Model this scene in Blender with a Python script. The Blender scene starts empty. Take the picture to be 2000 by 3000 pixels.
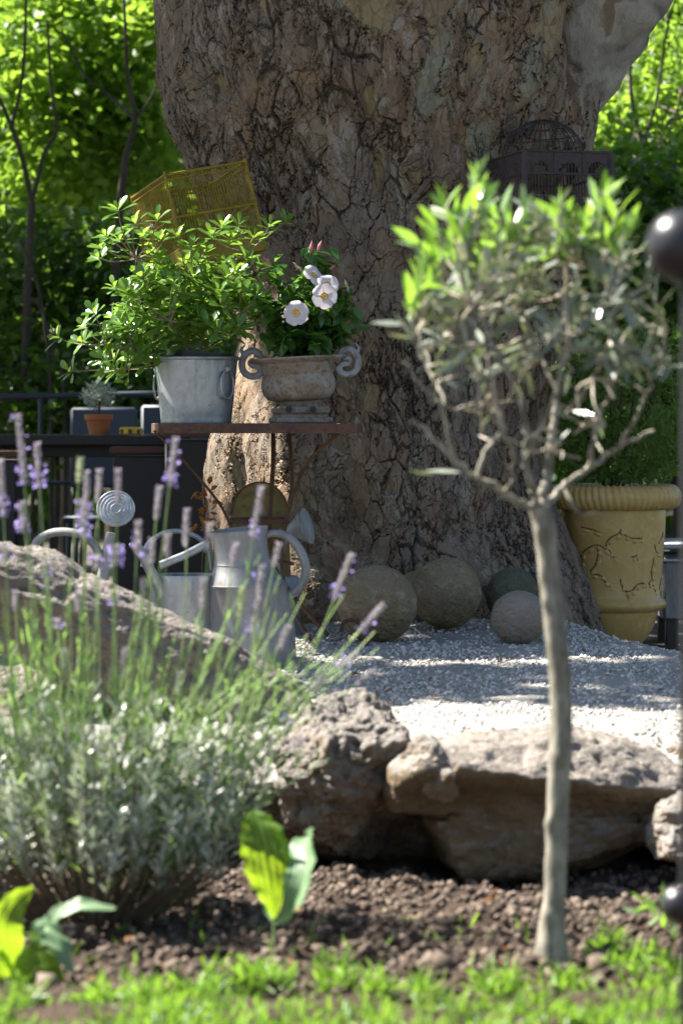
import bpy, math, random
import numpy as np
from mathutils import Vector, Matrix, Quaternion

random.seed(7); RNG = np.random.default_rng(7)
SC = bpy.context.scene; COL = SC.collection
PI = math.pi; R = math.radians
HC = 1.08; FPX = 9000.0; PITCH = math.atan(260/FPX)
SUN = Vector((-0.93*math.cos(R(51)), 0.37*math.cos(R(51)), math.sin(R(51)))).normalized()

def P(u, v, Y):
    """a point at depth Y on the sight line of photo position u, v (2000 x 3000)"""
    x = (u-1000)/FPX; y = -(v-1500)/FPX
    c, s = math.cos(PITCH), math.sin(PITCH)
    d = Vector((x, c+y*s, -s+y*c)); t = Y/d.y
    return Vector((0, 0, HC)) + d*t
def px(Y): return Y/FPX

# ------------------------------------------------------------------ noise
def _hash(i, j, k, seed):
    n = (i*374761393 + j*668265263 + k*2147483647 + seed*974711) & 0x7fffffff
    n = ((n ^ (n >> 13))*1274126177) & 0x7fffffff
    return ((n ^ (n >> 16)) & 0xffff)/65535.0
def vnoise(p, scale=1.0, seed=0):
    q = np.asarray(p, float)*scale
    i = np.floor(q).astype(np.int64); f = q-i; f = f*f*(3-2*f)
    r = 0
    for a in (0, 1):
        for b in (0, 1):
            for c in (0, 1):
                w = (f[:, 0] if a else 1-f[:, 0])*(f[:, 1] if b else 1-f[:, 1])*(f[:, 2] if c else 1-f[:, 2])
                r = r + w*_hash(i[:, 0]+a, i[:, 1]+b, i[:, 2]+c, seed)
    return r*2-1
def fbm(p, scale=1.0, octv=4, seed=0, gain=.5):
    s = 0; a = 1
    for o in range(octv):
        s = s + a*vnoise(p, scale*2**o, seed+o*17); a *= gain
    return s

# ------------------------------------------------------------------ objects
def link_mesh(name, V, F, m, parent=None, loc=None, smooth=True, rnd=None):
    V = np.asarray(V, float).reshape(-1, 3)
    org = Vector(parent.matrix_world.translation) if parent is not None else (Vector(loc) if loc is not None else Vector((0, 0, 0)))
    if parent is not None: org = world_loc(parent)
    V = V-np.array(org)
    me = bpy.data.meshes.new(name)
    if isinstance(F, np.ndarray):
        k = F.shape[1]; loops = F.reshape(-1); tot = np.full(len(F), k)
    else:
        tot = np.array([len(f) for f in F]); loops = np.array([i for f in F for i in f])
    me.vertices.add(len(V)); me.vertices.foreach_set('co', V.astype(np.float32).ravel())
    me.loops.add(len(loops)); me.loops.foreach_set('vertex_index', loops.astype(np.int32))
    me.polygons.add(len(tot))
    me.polygons.foreach_set('loop_start', np.concatenate(([0], np.cumsum(tot)[:-1])).astype(np.int32))
    me.polygons.foreach_set('loop_total', tot.astype(np.int32))
    me.polygons.foreach_set('use_smooth', np.full(len(tot), smooth))
    if rnd is not None:
        at = me.attributes.new('rnd', 'FLOAT', 'POINT'); at.data.foreach_set('value', np.asarray(rnd, np.float32))
    me.update(); me.validate()
    me.materials.append(m)
    o = bpy.data.objects.new(name, me); COL.objects.link(o)
    if parent is not None: o.parent = parent
    else: o.location = org
    return o
def world_loc(o):
    l = Vector(o.location)
    while o.parent: o = o.parent; l += o.location
    return l
def tag(o, label=None, cat=None, group=None, kind=None):
    for k, v in (('label', label), ('category', cat), ('group', group), ('kind', kind)):
        if v: o[k] = v
    return o
def thing(name, loc, label, cat, group=None):
    o = bpy.data.objects.new(name, None); COL.objects.link(o); o.location = loc; o.empty_display_size = .1
    return tag(o, label, cat, group)

class MB:
    def __init__(s): s.v = []; s.f = []
    def add(s, V, F):
        b = len(s.v); s.v += [tuple(p) for p in V]; s.f += [tuple(i+b for i in f) for f in F]; return s
    def tube(s, pts, rad, n=8, cap=True, squash=1.0, closed=False):
        pts = [Vector(p) for p in pts]; m = len(pts)
        if not hasattr(rad, '__len__'): rad = [rad]*m
        V = []; F = []; up = None
        for i, p in enumerate(pts):
            if closed: t = pts[(i+1) % m]-pts[i-1]
            else: t = pts[min(i+1, m-1)]-pts[max(i-1, 0)]
            t = t.normalized() if t.length > 1e-9 else Vector((0, 0, 1))
            if up is None:
                up = Vector((0, 0, 1)) if abs(t.z) < .9 else Vector((0, 1, 0))
            a = (up-t*up.dot(t)).normalized(); b = t.cross(a); up = a
            for k in range(n):
                w = 2*PI*k/n; V.append(p+(a*math.cos(w)*squash+b*math.sin(w))*rad[i])
        for i in range(m if closed else m-1):
            j = (i+1) % m
            for k in range(n):
                F.append((i*n+k, i*n+(k+1) % n, j*n+(k+1) % n, j*n+k))
        if cap and not closed:
            F.append(tuple(range(n-1, -1, -1))); F.append(tuple((m-1)*n+k for k in range(n)))
        return s.add(V, F)
    def lathe(s, prof, c, n=48, M=None, sx=1, sy=1):
        V = []; F = []; c = Vector(c); m = len(prof)
        for r, z in prof:
            for k in range(n):
                w = 2*PI*k/n; q = Vector((r*math.cos(w)*sx, r*math.sin(w)*sy, z))
                V.append(c+(M@q if M else q))
        for i in range(m-1):
            for k in range(n):
                F.append((i*n+k, i*n+(k+1) % n, (i+1)*n+(k+1) % n, (i+1)*n+k))
        if prof[0][0] > 1e-6: F.append(tuple(range(n-1, -1, -1)))
        if prof[-1][0] > 1e-6: F.append(tuple((m-1)*n+k for k in range(n)))
        return s.add(V, F)
    def box(s, c, size, M=None, bev=0.0):
        c = Vector(c); hx, hy, hz = [q/2 for q in size]
        b = min(bev, hx*.9, hy*.9, hz*.9)
        V = []
        if b <= 0:
            for x in (-hx, hx):
                for y in (-hy, hy):
                    for z in (-hz, hz): V.append(Vector((x, y, z)))
            F = [(0, 1, 3, 2), (4, 6, 7, 5), (0, 4, 5, 1), (2, 3, 7, 6), (0, 2, 6, 4), (1, 5, 7, 3)]
        else:
            idx = {}
            for a in (-1, 1):
                for e in (-1, 1):
                    for g in (-1, 1):
                        for ax in range(3):
                            q = [a*(hx-b), e*(hy-b), g*(hz-b)]; q[ax] = (a*hx, e*hy, g*hz)[ax]
                            idx[a, e, g, ax] = len(V); V.append(Vector(q))
            F = []
            for ax in range(3):
                o = [i for i in range(3) if i != ax]
                for sg in (-1, 1):
                    ring = []
                    for p, q in ((-1, -1), (1, -1), (1, 1), (-1, 1)):
                        k = [0, 0, 0]; k[ax] = sg; k[o[0]] = p; k[o[1]] = q; ring.append(idx[tuple(k)+(ax,)])
                    F.append(tuple(ring) if (sg > 0) ^ (ax == 1) else tuple(ring[::-1]))
            for ax in range(3):
                o = [i for i in range(3) if i != ax]
                for p in (-1, 1):
                    for q in (-1, 1):
                        k0 = [0, 0, 0]; k0[o[0]] = p; k0[o[1]] = q; k1 = list(k0); k0[ax] = -1; k1[ax] = 1
                        F.append((idx[tuple(k0)+(o[0],)], idx[tuple(k1)+(o[0],)], idx[tuple(k1)+(o[1],)], idx[tuple(k0)+(o[1],)]))
            for a in (-1, 1):
                for e in (-1, 1):
                    for g in (-1, 1): F.append((idx[a, e, g, 0], idx[a, e, g, 1], idx[a, e, g, 2]))
        return s.add([c+(M@q if M else q) for q in V], F)
    def build(s, name, m, parent=None, loc=None, smooth=True, fix=True):
        o = link_mesh(name, s.v, s.f, m, parent, loc, smooth)
        if fix:
            import bmesh
            bm = bmesh.new(); bm.from_mesh(o.data); bmesh.ops.recalc_face_normals(bm, faces=bm.faces); bm.to_mesh(o.data); bm.free()
        if smooth:
            try:
                import bmesh
                bm = bmesh.new(); bm.from_mesh(o.data)
                for e in bm.edges:
                    if len(e.link_faces) == 2 and e.calc_face_angle(0) > R(42): e.smooth = False
                bm.to_mesh(o.data); bm.free()
            except Exception: pass
        return o

def curve(pts, n=6):
    """Catmull-Rom through the points"""
    pts = [Vector(p) for p in pts]; out = []
    q = [pts[0]*2-pts[1]]+pts+[pts[-1]*2-pts[-2]]
    for i in range(1, len(q)-2):
        for k in range(n):
            t = k/n; a, b, c, d = q[i-1], q[i], q[i+1], q[i+2]
            out.append(.5*((2*b)+(c-a)*t+(2*a-5*b+4*c-d)*t*t+(3*b-a-3*c+d)*t**3))
    out.append(pts[-1]); return out
def lerpn(a, n):
    x = np.linspace(0, 1, len(a)); return list(np.interp(np.linspace(0, 1, n), x, a))

# ------------------------------------------------------------------ leaves
def unit(a): return a/np.maximum(np.linalg.norm(a, axis=1, keepdims=True), 1e-9)
OVATE = [(.18, .55), (.42, 1.0), (.72, .7)]
OBOV = [(.25, .35), (.6, .9), (.85, .85)]
LANCE = [(.25, .8), (.5, 1.0), (.78, .6)]
DIAM = [(.45, 1.0)]
STRAP = [(.08, .7), (.5, 1.0), (.85, .7)]
def leaf_arrays(Pn, D, N, L, W, st=OVATE, fold=.15, curl=.15):
    Pn = np.asarray(Pn, float); n = len(Pn)
    D = unit(np.asarray(D, float)); N = np.asarray(N, float)
    Yx = unit(np.cross(N, D)); N = np.cross(D, Yx)
    L = np.broadcast_to(np.asarray(L, float), (n,)); W = np.broadcast_to(np.asarray(W, float), (n,))
    T = [(0, 0, 0)]
    for t, w in st: T += [(t, -w/2, 1), (t, 0, 0), (t, w/2, 1)]
    T.append((1, 0, 0)); k = len(T); V = np.zeros((n, k, 3))
    for i, (t, w, f) in enumerate(T):
        z = (fold*W*f*abs(w)*2-curl*L*t*t)
        V[:, i] = Pn+D*(t*L)[:, None]+Yx*(w*W)[:, None]+N*z[:, None]
    F = [(0, 2, 1), (0, 3, 2)]
    for s in range(len(st)-1):
        a = 1+3*s
        F += [(a, a+1, a+4), (a, a+4, a+3), (a+1, a+2, a+5), (a+1, a+5, a+4)]
    a = 1+3*(len(st)-1); F += [(a, a+1, k-1), (a+1, a+2, k-1)]
    Fa = (np.array(F)[None]+(np.arange(n)*k)[:, None, None]).reshape(-1, 3)
    return V.reshape(-1, 3), Fa, k
def leaves(name, m, Pn, D, N, L, W, st=OVATE, fold=.15, curl=.15, parent=None, loc=None, rnd=None):
    V, F, k = leaf_arrays(Pn, D, N, L, W, st, fold, curl)
    if rnd is None: rnd = RNG.random(len(Pn))
    return link_mesh(name, V, F, m, parent, loc, True, np.repeat(rnd, k))
def rdir(n, up=0.0, flat=1.0):
    a = RNG.normal(size=(n, 3)); a[:, 2] = a[:, 2]*flat+up; return unit(a)

# ------------------------------------------------------------------ materials
class G:
    def __init__(s, name):
        s.m = bpy.data.materials.new(name); s.m.use_nodes = True; s.t = s.m.node_tree
        s.t.nodes.clear(); s.out = s.t.nodes.new('ShaderNodeOutputMaterial')
    def n(s, typ, ins=None, **pr):
        nd = s.t.nodes.new('ShaderNode'+typ)
        for k, v in pr.items(): setattr(nd, k, v)
        for k, v in (ins or {}).items(): s.set(nd.inputs[k], v)
        return nd
    def set(s, sock, v):
        if isinstance(v, bpy.types.NodeSocket): s.t.links.new(v, sock)
        else:
            if sock.type == 'RGBA' and len(v) == 3: v = (*v, 1)
            sock.default_value = v
    def math(s, op, a, b=0.0, c=0.0, clamp=False):
        return s.n('Math', {0: a, 1: b, 2: c}, operation=op, use_clamp=clamp).outputs[0]
    def mix(s, f, a, b, mode='MIX'):
        nd = s.n('Mix', data_type='RGBA', blend_type=mode)
        s.set(nd.inputs[0], f); s.set(nd.inputs[6], a); s.set(nd.inputs[7], b); return nd.outputs[2]
    def ramp(s, f, stops, interp='LINEAR'):
        nd = s.n('ValToRGB', {0: f}); cr = nd.color_ramp; cr.interpolation = interp
        while len(cr.elements) < len(stops): cr.elements.new(.5)
        for e, (p, c) in zip(cr.elements, stops):
            e.position = p; e.color = (*c, 1) if hasattr(c, '__len__') else (c, c, c, 1)
        return nd.outputs[0]
    def coord(s, scale=(1, 1, 1), rot=(0, 0, 0)):
        tc = s.n('TexCoord'); return s.n('Mapping', {'Vector': tc.outputs['Object'], 'Scale': scale, 'Rotation': rot}).outputs[0]
    def noise(s, vec, scale, detail=4, rough=.55, dist=0.0, out=0):
        return s.n('TexNoise', {'Vector': vec, 'Scale': scale, 'Detail': detail, 'Roughness': rough, 'Distortion': dist}).outputs[out]
    def vor(s, vec, scale, feature='F1', out=0, rand=1.0):
        return s.n('TexVoronoi', {'Vector': vec, 'Scale': scale, 'Randomness': rand}, feature=feature).outputs[out]
    def warp(s, vec, scale, amt):
        nz = s.n('TexNoise', {'Vector': vec, 'Scale': scale, 'Detail': 3}).outputs['Color']
        a = s.n('VectorMath', {0: nz, 1: (.5, .5, .5)}, operation='SUBTRACT').outputs[0]
        b = s.n('VectorMath', {0: a, 'Scale': amt}, operation='SCALE').outputs[0]
        return s.n('VectorMath', {0: vec, 1: b}, operation='ADD').outputs[0]
    def bump(s, h, strength=.5, dist=.01):
        return s.n('Bump', {'Height': h, 'Strength': strength, 'Distance': dist}).outputs[0]
    def pbsdf(s, col, rough=.7, metal=0.0, spec=.4, normal=None, **kw):
        nd = s.n('BsdfPrincipled', {'Base Color': col, 'Roughness': rough, 'Metallic': metal, 'Specular IOR Level': spec})
        if normal is not None: s.set(nd.inputs['Normal'], normal)
        for k, v in kw.items(): s.set(nd.inputs[k], v)
        return nd.outputs[0]
    def done(s, sh, disp=None):
        s.t.links.new(sh, s.out.inputs['Surface'])
        if disp is not None: s.t.links.new(disp, s.out.inputs['Displacement'])
        return s.m

def leaf_mat(name, c1, c2, tcol, tfac=.4, rough=.4, spec=.4, back=None, back_t=None):
    g = G(name)
    at = g.n('Attribute', attribute_name='rnd').outputs['Fac']
    col = g.mix(at, c1, c2)
    tc = g.mix(at, tcol, tuple(q*(.28 if name == 'broad_green_leaf' else .75) for q in tcol))
    if back is not None:
        bf = g.n('NewGeometry').outputs['Backfacing']
        col = g.mix(bf, col, back)
    a = g.pbsdf(col, rough, 0, spec)
    b = g.n('BsdfTranslucent', {'Color': tc}).outputs[0]
    return g.done(g.n('MixShader', {0: tfac, 1: a, 2: b}).outputs[0])

def bark_mat():
    g = G('plane_bark')
    tc = g.n('TexCoord').outputs['Object']; sep = g.n('SeparateXYZ', {0: tc})
    v0 = g.coord((1, 1, .55)); vw = g.warp(v0, 3.0, .16); v = g.warp(vw, 13.0, .055); v = g.warp(v, 45.0, .012)
    # exfoliating scales: stepped layers with ragged edges
    nA = g.math('MULTIPLY', g.noise(v, 15, 5, .6), 14.0); sA = g.math('FLOOR', nA); fA = g.math('FRACT', nA)
    wn = g.n('TexWhiteNoise', {'W': sA}, noise_dimensions='1D').outputs['Value']
    e1 = g.vor(v, 12, 'DISTANCE_TO_EDGE'); e2 = g.vor(v, 27, 'DISTANCE_TO_EDGE'); e3 = g.vor(v, 62, 'DISTANCE_TO_EDGE')
    c1 = g.n('SeparateColor', {0: g.vor(v, 12, 'F1', 1)}); c2 = g.n('SeparateColor', {0: g.vor(v, 27, 'F1', 1)})
    nz = g.noise(v0, 70, 6, .7); nm = g.noise(v0, 20, 5, .65)
    rough_zone = g.ramp(g.noise(v0, 1.7, 3), [(.35, .25), (.62, 1)])
    def crack(e, w, sc, lo, hi):
        wid = g.math('MULTIPLY', g.math('MULTIPLY', g.ramp(g.noise(v0, sc, 4, .6), [(lo, 0), (hi, 1)]), w), rough_zone)
        wid = g.math('ADD', wid, .0005)
        return g.n('MapRange', {0: e, 1: 0.0, 2: wid, 3: 0.0, 4: 1.0}, interpolation_type='SMOOTHSTEP').outputs[0]
    k1 = crack(e1, .12, 6.0, .46, .68); k2 = crack(e2, .20, 8.0, .44, .68); k3 = crack(e3, .24, 14.0, .50, .74)
    rg = g.math('ABSOLUTE', g.math('SUBTRACT', g.noise(g.warp(g.coord((1, 1, .28)), 6, .07), 9.0, 5, .65), .5))
    k4 = g.n('MapRange', {0: rg, 1: 0.0, 2: g.math('ADD', g.math('MULTIPLY', g.ramp(g.noise(v0, 3.1, 3), [(.46, 0), (.68, 1)]), .026), .0004), 3: 0.0, 4: 1.0}, interpolation_type='SMOOTHSTEP').outputs[0]
    f = g.math('ADD', g.math('MULTIPLY', wn, .24), g.math('ADD', g.math('MULTIPLY', c1.outputs[0], .28), g.math('MULTIPLY', c2.outputs[1], .48)))
    base = g.ramp(f, [(.15, (.15, .10, .066)), (.34, (.23, .165, .115)), (.5, (.30, .235, .175)), (.64, (.265, .19, .13)), (.76, (.40, .34, .27)), (.9, (.31, .19, .10))])
    grey = g.mix(g.ramp(g.noise(v0, 2.4, 4), [(.42, 0), (.62, .75)]), base, g.mix(.7, base, (.29, .27, .25)))
    low = g.n('MapRange', {0: sep.outputs['Z'], 1: .95, 2: .25, 3: 0.0, 4: .45}).outputs[0]
    rustf = g.math('ADD', g.ramp(g.noise(vw, 2.6, 4, .6), [(.50, 0), (.66, .7)]), g.math('MULTIPLY', low, g.noise(vw, 4, 3)))
    rust = g.mix(g.math('MULTIPLY', rustf, .7), grey, g.mix(.5, grey, (.23, .13, .068)))
    # smooth pale plates where the old bark has come away, mostly high on the right
    zone = g.math('MULTIPLY', g.n('MapRange', {0: sep.outputs['Z'], 1: 1.25, 2: 1.75, 3: 0.0, 4: 1.0}).outputs[0], g.n('MapRange', {0: sep.outputs['X'], 1: -.25, 2: .05, 3: 0.0, 4: 1.0}).outputs[0])
    zone = g.math('ADD', g.math('MULTIPLY', zone, .085), g.math('MULTIPLY', g.ramp(g.noise(v0, 1.1, 2), [(.5, 0), (.65, 1)]), .012))
    pn = g.math('ADD', g.noise(v, 8.0, 4, .5), zone)
    pm = g.ramp(pn, [(.63, 0), (.643, 1)])
    pale = g.mix(g.ramp(g.noise(v, 7, 3), [(.42, 0), (.5, 1)]), (.37, .37, .29), g.mix(g.ramp(g.noise(v, 11, 2), [(.45, 0), (.55, 1)]), (.40, .32, .18), (.30, .23, .15)))
    tan = g.mix(g.ramp(g.noise(v, 9.5, 4, .6), [(.54, 0), (.62, .6)]), rust, g.mix(.5, rust, (.46, .27, .13))); tan = g.mix(g.ramp(g.noise(vw, 13, 4, .6), [(.57, 0), (.64, .65)]), tan, (.44, .40, .35))
    col = g.mix(g.math('MULTIPLY', pm, .8), tan, pale)
    kk = g.math('MULTIPLY', g.math('MULTIPLY', k1, k4), g.math('MULTIPLY', g.math('ADD', g.math('MULTIPLY', k2, .7), .3), g.math('ADD', g.math('MULTIPLY', k3, .5), .5)))
    kk = g.math('MAXIMUM', kk, g.math('MULTIPLY', pm, .7))
    col = g.mix(g.math('MULTIPLY', g.math('SUBTRACT', 1.0, kk), .80), col, (.026, .017, .012))
    col = g.mix(.6, col, g.mix(nz, (.25, .24, .23), (1.35, 1.3, 1.25)), 'MULTIPLY')
    col = g.mix(.5, col, g.mix(nm, (.45, .42, .40), (1.25, 1.22, 1.2)), 'MULTIPLY')
    inv = g.math('ADD', g.math('MULTIPLY', g.math('SUBTRACT', 1.0, pm), .75), .25)
    h = g.math('MULTIPLY', g.math('SUBTRACT', g.math('MULTIPLY', k1, k4), 1.0), .75)
    h = g.math('ADD', h, g.math('MULTIPLY', k2, .30)); h = g.math('ADD', h, g.math('MULTIPLY', k3, .16))
    h = g.math('ADD', h, g.math('MULTIPLY', wn, .42)); h = g.math('ADD', h, g.math('MULTIPLY', c1.outputs[1], .45)); h = g.math('ADD', h, g.math('MULTIPLY', c2.outputs[2], .40))
    h = g.math('ADD', h, g.math('MULTIPLY', nm, .30)); h = g.math('ADD', h, g.math('MULTIPLY', nz, .20))
    h = g.math('MULTIPLY', h, inv)
    dsp = g.n('Displacement', {'Height': h, 'Midlevel': .5, 'Scale': .0145}).outputs[0]
    g.m.displacement_method = 'BOTH'
    return g.done(g.pbsdf(g.mix(1.0, col, (.84, .85, .82), 'MULTIPLY'), .85, 0, .25), dsp)

def limb_mat():
    g = G('smooth_limb_bark')
    v0 = g.coord(); v = g.warp(v0, 4, .12)
    n1 = g.noise(v, 4.5, 4, .5, .5)
    col = g.ramp(n1, [(.36, (.17, .155, .125)), (.45, (.33, .31, .26)), (.55, (.43, .41, .35)), (.62, (.26, .20, .14))], 'EASE')
    nz = g.noise(g.warp(g.coord((1, 1, .4)), 10, .05), 22, 6, .7)
    col = g.mix(.6, col, g.mix(nz, (.3, .28, .25), (1.2, 1.2, 1.2)), 'MULTIPLY')
    return g.done(g.pbsdf(col, .8, 0, .25, g.bump(nz, .9, .03)))

def rock_mat(name, a, b, c, pit=1.0, up_tint=None):
    g = G(name)
    v0 = g.coord(); v = g.warp(v0, 8, .05)
    n1 = g.noise(v, 5, 5, .6); n2 = g.noise(v, 26, 6, .68); n3 = g.noise(v, 90, 4, .7)
    col = g.mix(g.ramp(n1, [(.38, 0), (.62, 1)]), a, b)
    col = g.mix(g.ramp(n2, [(.5, 0), (.68, .8)]), col, c)
    if up_tint:
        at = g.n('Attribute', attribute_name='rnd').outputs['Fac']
        f = g.ramp(g.math('ADD', at, g.math('MULTIPLY', g.math('SUBTRACT', n2, .5), .9)), [(.38, 0), (.6, 1)])  # blends to a second tone where faces turn up, edge broken by noise
        cr = g.mix(g.ramp(n2, [(.40, 0), (.62, 1)]), up_tint, tuple(q*.62 for q in up_tint)); col = g.mix(f, col, cr)
    col = g.mix(.55, col, g.mix(n3, (.35, .35, .35), (1.3, 1.3, 1.3)), 'MULTIPLY')
    pits = g.ramp(g.vor(v, 34), [(.1, 0), (.42, 1)])
    h = g.math('ADD', g.math('MULTIPLY', n2, 1.0), g.math('MULTIPLY', pits, .35*pit)); h = g.math('ADD', h, g.math('MULTIPLY', n3, .4))
    return g.done(g.pbsdf(col, .9, 0, .2, g.bump(h, .9, .03)))

def grain_mat(name, stops, scale=30, rough=.9, bs=.6, bd=.01):
    g = G(name); v = g.coord()
    at = g.n('Attribute', attribute_name='rnd').outputs['Fac']
    n1 = g.noise(v, scale, 5, .65)
    col = g.ramp(g.math('ADD', g.math('MULTIPLY', n1, .5), g.math('MULTIPLY', at, .5)), stops)
    return g.done(g.pbsdf(col, rough, 0, .2, g.bump(n1, bs, bd)))
def sheet_mat(name, stops, s1=6, s2=60, rough=.95, bd=.02):
    g = G(name); v = g.coord()
    n1 = g.noise(v, s1, 5, .6); n2 = g.noise(v, s2, 5, .7)
    col = g.ramp(g.math('ADD', g.math('MULTIPLY', n1, .45), g.math('MULTIPLY', n2, .55)), stops)
    return g.done(g.pbsdf(col, rough, 0, .15, g.bump(n2, 1, bd)))

def zinc_mat(name, base=(.42, .44, .46), rough=.42, rust=0.0, metal=.75):
    g = G(name); v = g.coord()
    sp = g.vor(g.warp(v, 20, .03), 85, 'F1', 1); sv = g.n('SeparateColor', {0: sp}).outputs[0]
    n1 = g.noise(v, 7, 5, .6); n2 = g.noise(v, 45, 4, .6)
    n1 = g.noise(g.coord((1, 1, .35)), 16, 5, .65); f = g.math('ADD', g.math('MULTIPLY', sv, .16), g.math('MULTIPLY', n1, .84))
    col = g.ramp(f, [(.25, tuple(q*.72 for q in base)), (.5, base), (.75, tuple(min(1, q*1.12) for q in base))])
    st = g.noise(g.warp(g.coord((1, 1, .22)), 6, .06), 9, 6, .7); col = g.mix(g.ramp(st, [(.52, 0), (.64, .75)]), col, tuple(q*.5 for q in base)); col = g.mix(g.ramp(g.noise(v, 60, 3), [(.66, 0), (.72, .5)]), col, (.16, .11, .075))
    if rust: col = g.mix(g.math('MULTIPLY', g.ramp(n1, [(.5, 0), (.66, 1)]), rust), col, (.16, .075, .035))
    rg = g.math('ADD', g.math('MULTIPLY', n2, .25), rough-.1)
    return g.done(g.pbsdf(col, rg, metal, .5, g.bump(n1, .12, .02)))
def rusty_mat(name, a, b, c, rough=.75, metal=.25, scale=9):
    g = G(name); v = g.warp(g.coord(), 12, .05)
    n1 = g.noise(v, scale, 6, .65); n2 = g.noise(v, scale*5, 5, .7)
    col = g.mix(g.ramp(n1, [(.38, 0), (.6, 1)]), a, b); col = g.mix(g.ramp(n2, [(.48, 0), (.66, 1)]), col, c)
    return g.done(g.pbsdf(col, rough, metal, .35, g.bump(n2, .35, .006)))
def plain_mat(name, col, rough=.5, metal=0.0, spec=.45, var=.25, scale=14):
    g = G(name); n1 = g.noise(g.coord(), scale, 5, .6)
    c = g.mix(n1, tuple(q*(1-var) for q in col), tuple(min(1, q*(1+var)) for q in col))
    return g.done(g.pbsdf(c, rough, metal, spec, g.bump(n1, .12, .01)))
def twig_mat(name, a, b, rough=.75, s=40):
    g = G(name); n1 = g.noise(g.coord((1, 1, .35)), s, 5, .65)
    return g.done(g.pbsdf(g.mix(g.ramp(n1, [(.35, 0), (.65, 1)]), a, b), rough, 0, .3, g.bump(n1, .5, .006)))

M = {}
M['bark'] = bark_mat(); M['limb'] = limb_mat()
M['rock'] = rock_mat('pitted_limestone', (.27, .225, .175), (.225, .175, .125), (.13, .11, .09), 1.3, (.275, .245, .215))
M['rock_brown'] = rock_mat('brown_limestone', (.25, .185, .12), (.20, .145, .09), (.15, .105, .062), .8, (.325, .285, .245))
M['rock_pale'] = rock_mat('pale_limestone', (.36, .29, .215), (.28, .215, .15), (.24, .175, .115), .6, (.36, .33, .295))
M['gravel'] = sheet_mat('gravel_bed', [(.3, (.28, .262, .235)), (.5, (.47, .44, .395)), (.7, (.62, .59, .54))], 4, 130)
M['stone_chip'] = grain_mat('gravel_chips', [(.2, (.30, .28, .255)), (.42, (.50, .47, .43)), (.7, (.68, .65, .60))], 60)
M['soil'] = sheet_mat('garden_soil', [(.3, (.05, .034, .025)), (.5, (.095, .067, .05)), (.7, (.16, .118, .09))], 9, 95, bd=.03)
M['clod'] = grain_mat('soil_clods', [(.25, (.05, .036, .026)), (.5, (.10, .074, .056)), (.75, (.20, .155, .122))], 50)
M['terrace'] = sheet_mat('terrace_ground', [(.3, (.05, .045, .04)), (.5, (.09, .08, .07)), (.7, (.14, .13, .115))], 3, 40)
M['grass'] = leaf_mat('lawn_grass', (.07, .17, .018), (.15, .26, .035), (.30, .52, .05), .45, .4, .35)
M['olive_old'] = leaf_mat('olive_leaf', (.075, .105, .06), (.16, .185, .125), (.22, .28, .10), .20, .24, .7, back=(.27, .30, .245))
M['olive_new'] = leaf_mat('young_olive_leaf', (.095, .21, .032), (.16, .29, .045), (.36, .62, .06), .44, .3, .55, back=(.24, .34, .17))
M['olive_bark'] = twig_mat('olive_bark', (.115, .105, .075), (.34, .31, .25), .7, 42)
M['olive_twig'] = twig_mat('olive_twig_bark', (.33, .285, .20), (.50, .44, .34), .5)
M['lav_leaf'] = leaf_mat('lavender_leaf', (.29, .32, .25), (.55, .57, .51), (.36, .46, .25), .22, .34, .6)
M['lav_green'] = leaf_mat('young_lavender_leaf', (.14, .28, .06), (.22, .36, .10), (.38, .62, .12), .42, .42, .4)
M['lav_stem'] = twig_mat('lavender_stem', (.18, .28, .09), (.30, .40, .16), .5)
M['lav_wood'] = twig_mat('lavender_wood', (.10, .075, .05), (.19, .145, .10), .9)
M['calyx'] = leaf_mat('lavender_calyx', (.30, .27, .31), (.42, .38, .42), (.36, .31, .38), .3, .8, .2)
M['floret'] = leaf_mat('lavender_floret', (.30, .23, .68), (.50, .40, .85), (.50, .40, .9), .45, .6, .3)
M['bud_calyx'] = leaf_mat('green_lavender_bud', (.36, .40, .27), (.46, .50, .36), (.4, .45, .25), .3, .8, .2)
M['pitto'] = leaf_mat('glossy_shrub_leaf', (.055, .14, .025), (.14, .25, .04), (.36, .58, .06), .38, .25, .55)
M['pitto_twig'] = twig_mat('shrub_twig', (.16, .12, .08), (.27, .22, .16))
M['mand'] = leaf_mat('vine_leaf', (.03, .095, .018), (.075, .16, .03), (.2, .42, .05), .28, .22, .6)
M['petal'] = leaf_mat('white_petal', (.64, .57, .60), (.74, .69, .71), (.62, .55, .58), .25, .6, .2)
M['throat'] = leaf_mat('yellow_throat', (.85, .48, .02), (.9, .6, .03), (.9, .6, .05), .3, .6, .2)
M['pinkbud'] = leaf_mat('pink_bud', (.45, .15, .17), (.60, .28, .28), (.6, .3, .25), .3, .5, .3)
M['bucket'] = zinc_mat('galvanised_zinc', (.36, .39, .415), .40, 0, .7)
M['zinc'] = zinc_mat('weathered_zinc', (.28, .285, .285), .55, .25, .4)
M['zinc_bright'] = zinc_mat('pale_zinc', (.40, .41, .42), .45, 0, .6)
M['brass'] = rusty_mat('tarnished_brass', (.16, .125, .045), (.22, .17, .06), (.11, .085, .035), .6, .3)
M['urn'] = rusty_mat('cast_iron_flaking', (.34, .31, .27), (.25, .215, .175), (.20, .105, .05), .8, .1, 11)
M['urn_handle'] = rusty_mat('grey_painted_iron', (.32, .34, .37), (.24, .25, .27), (.17, .12, .09), .7, .15)
M['table_rust'] = rusty_mat('rusted_table_edge', (.15, .075, .048), (.095, .052, .038), (.06, .04, .033), .8, .2, 16)
M['leg_rust'] = rusty_mat('rusted_leg', (.15, .085, .04), (.10, .05, .03), (.06, .035, .025), .8, .2, 16)
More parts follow.
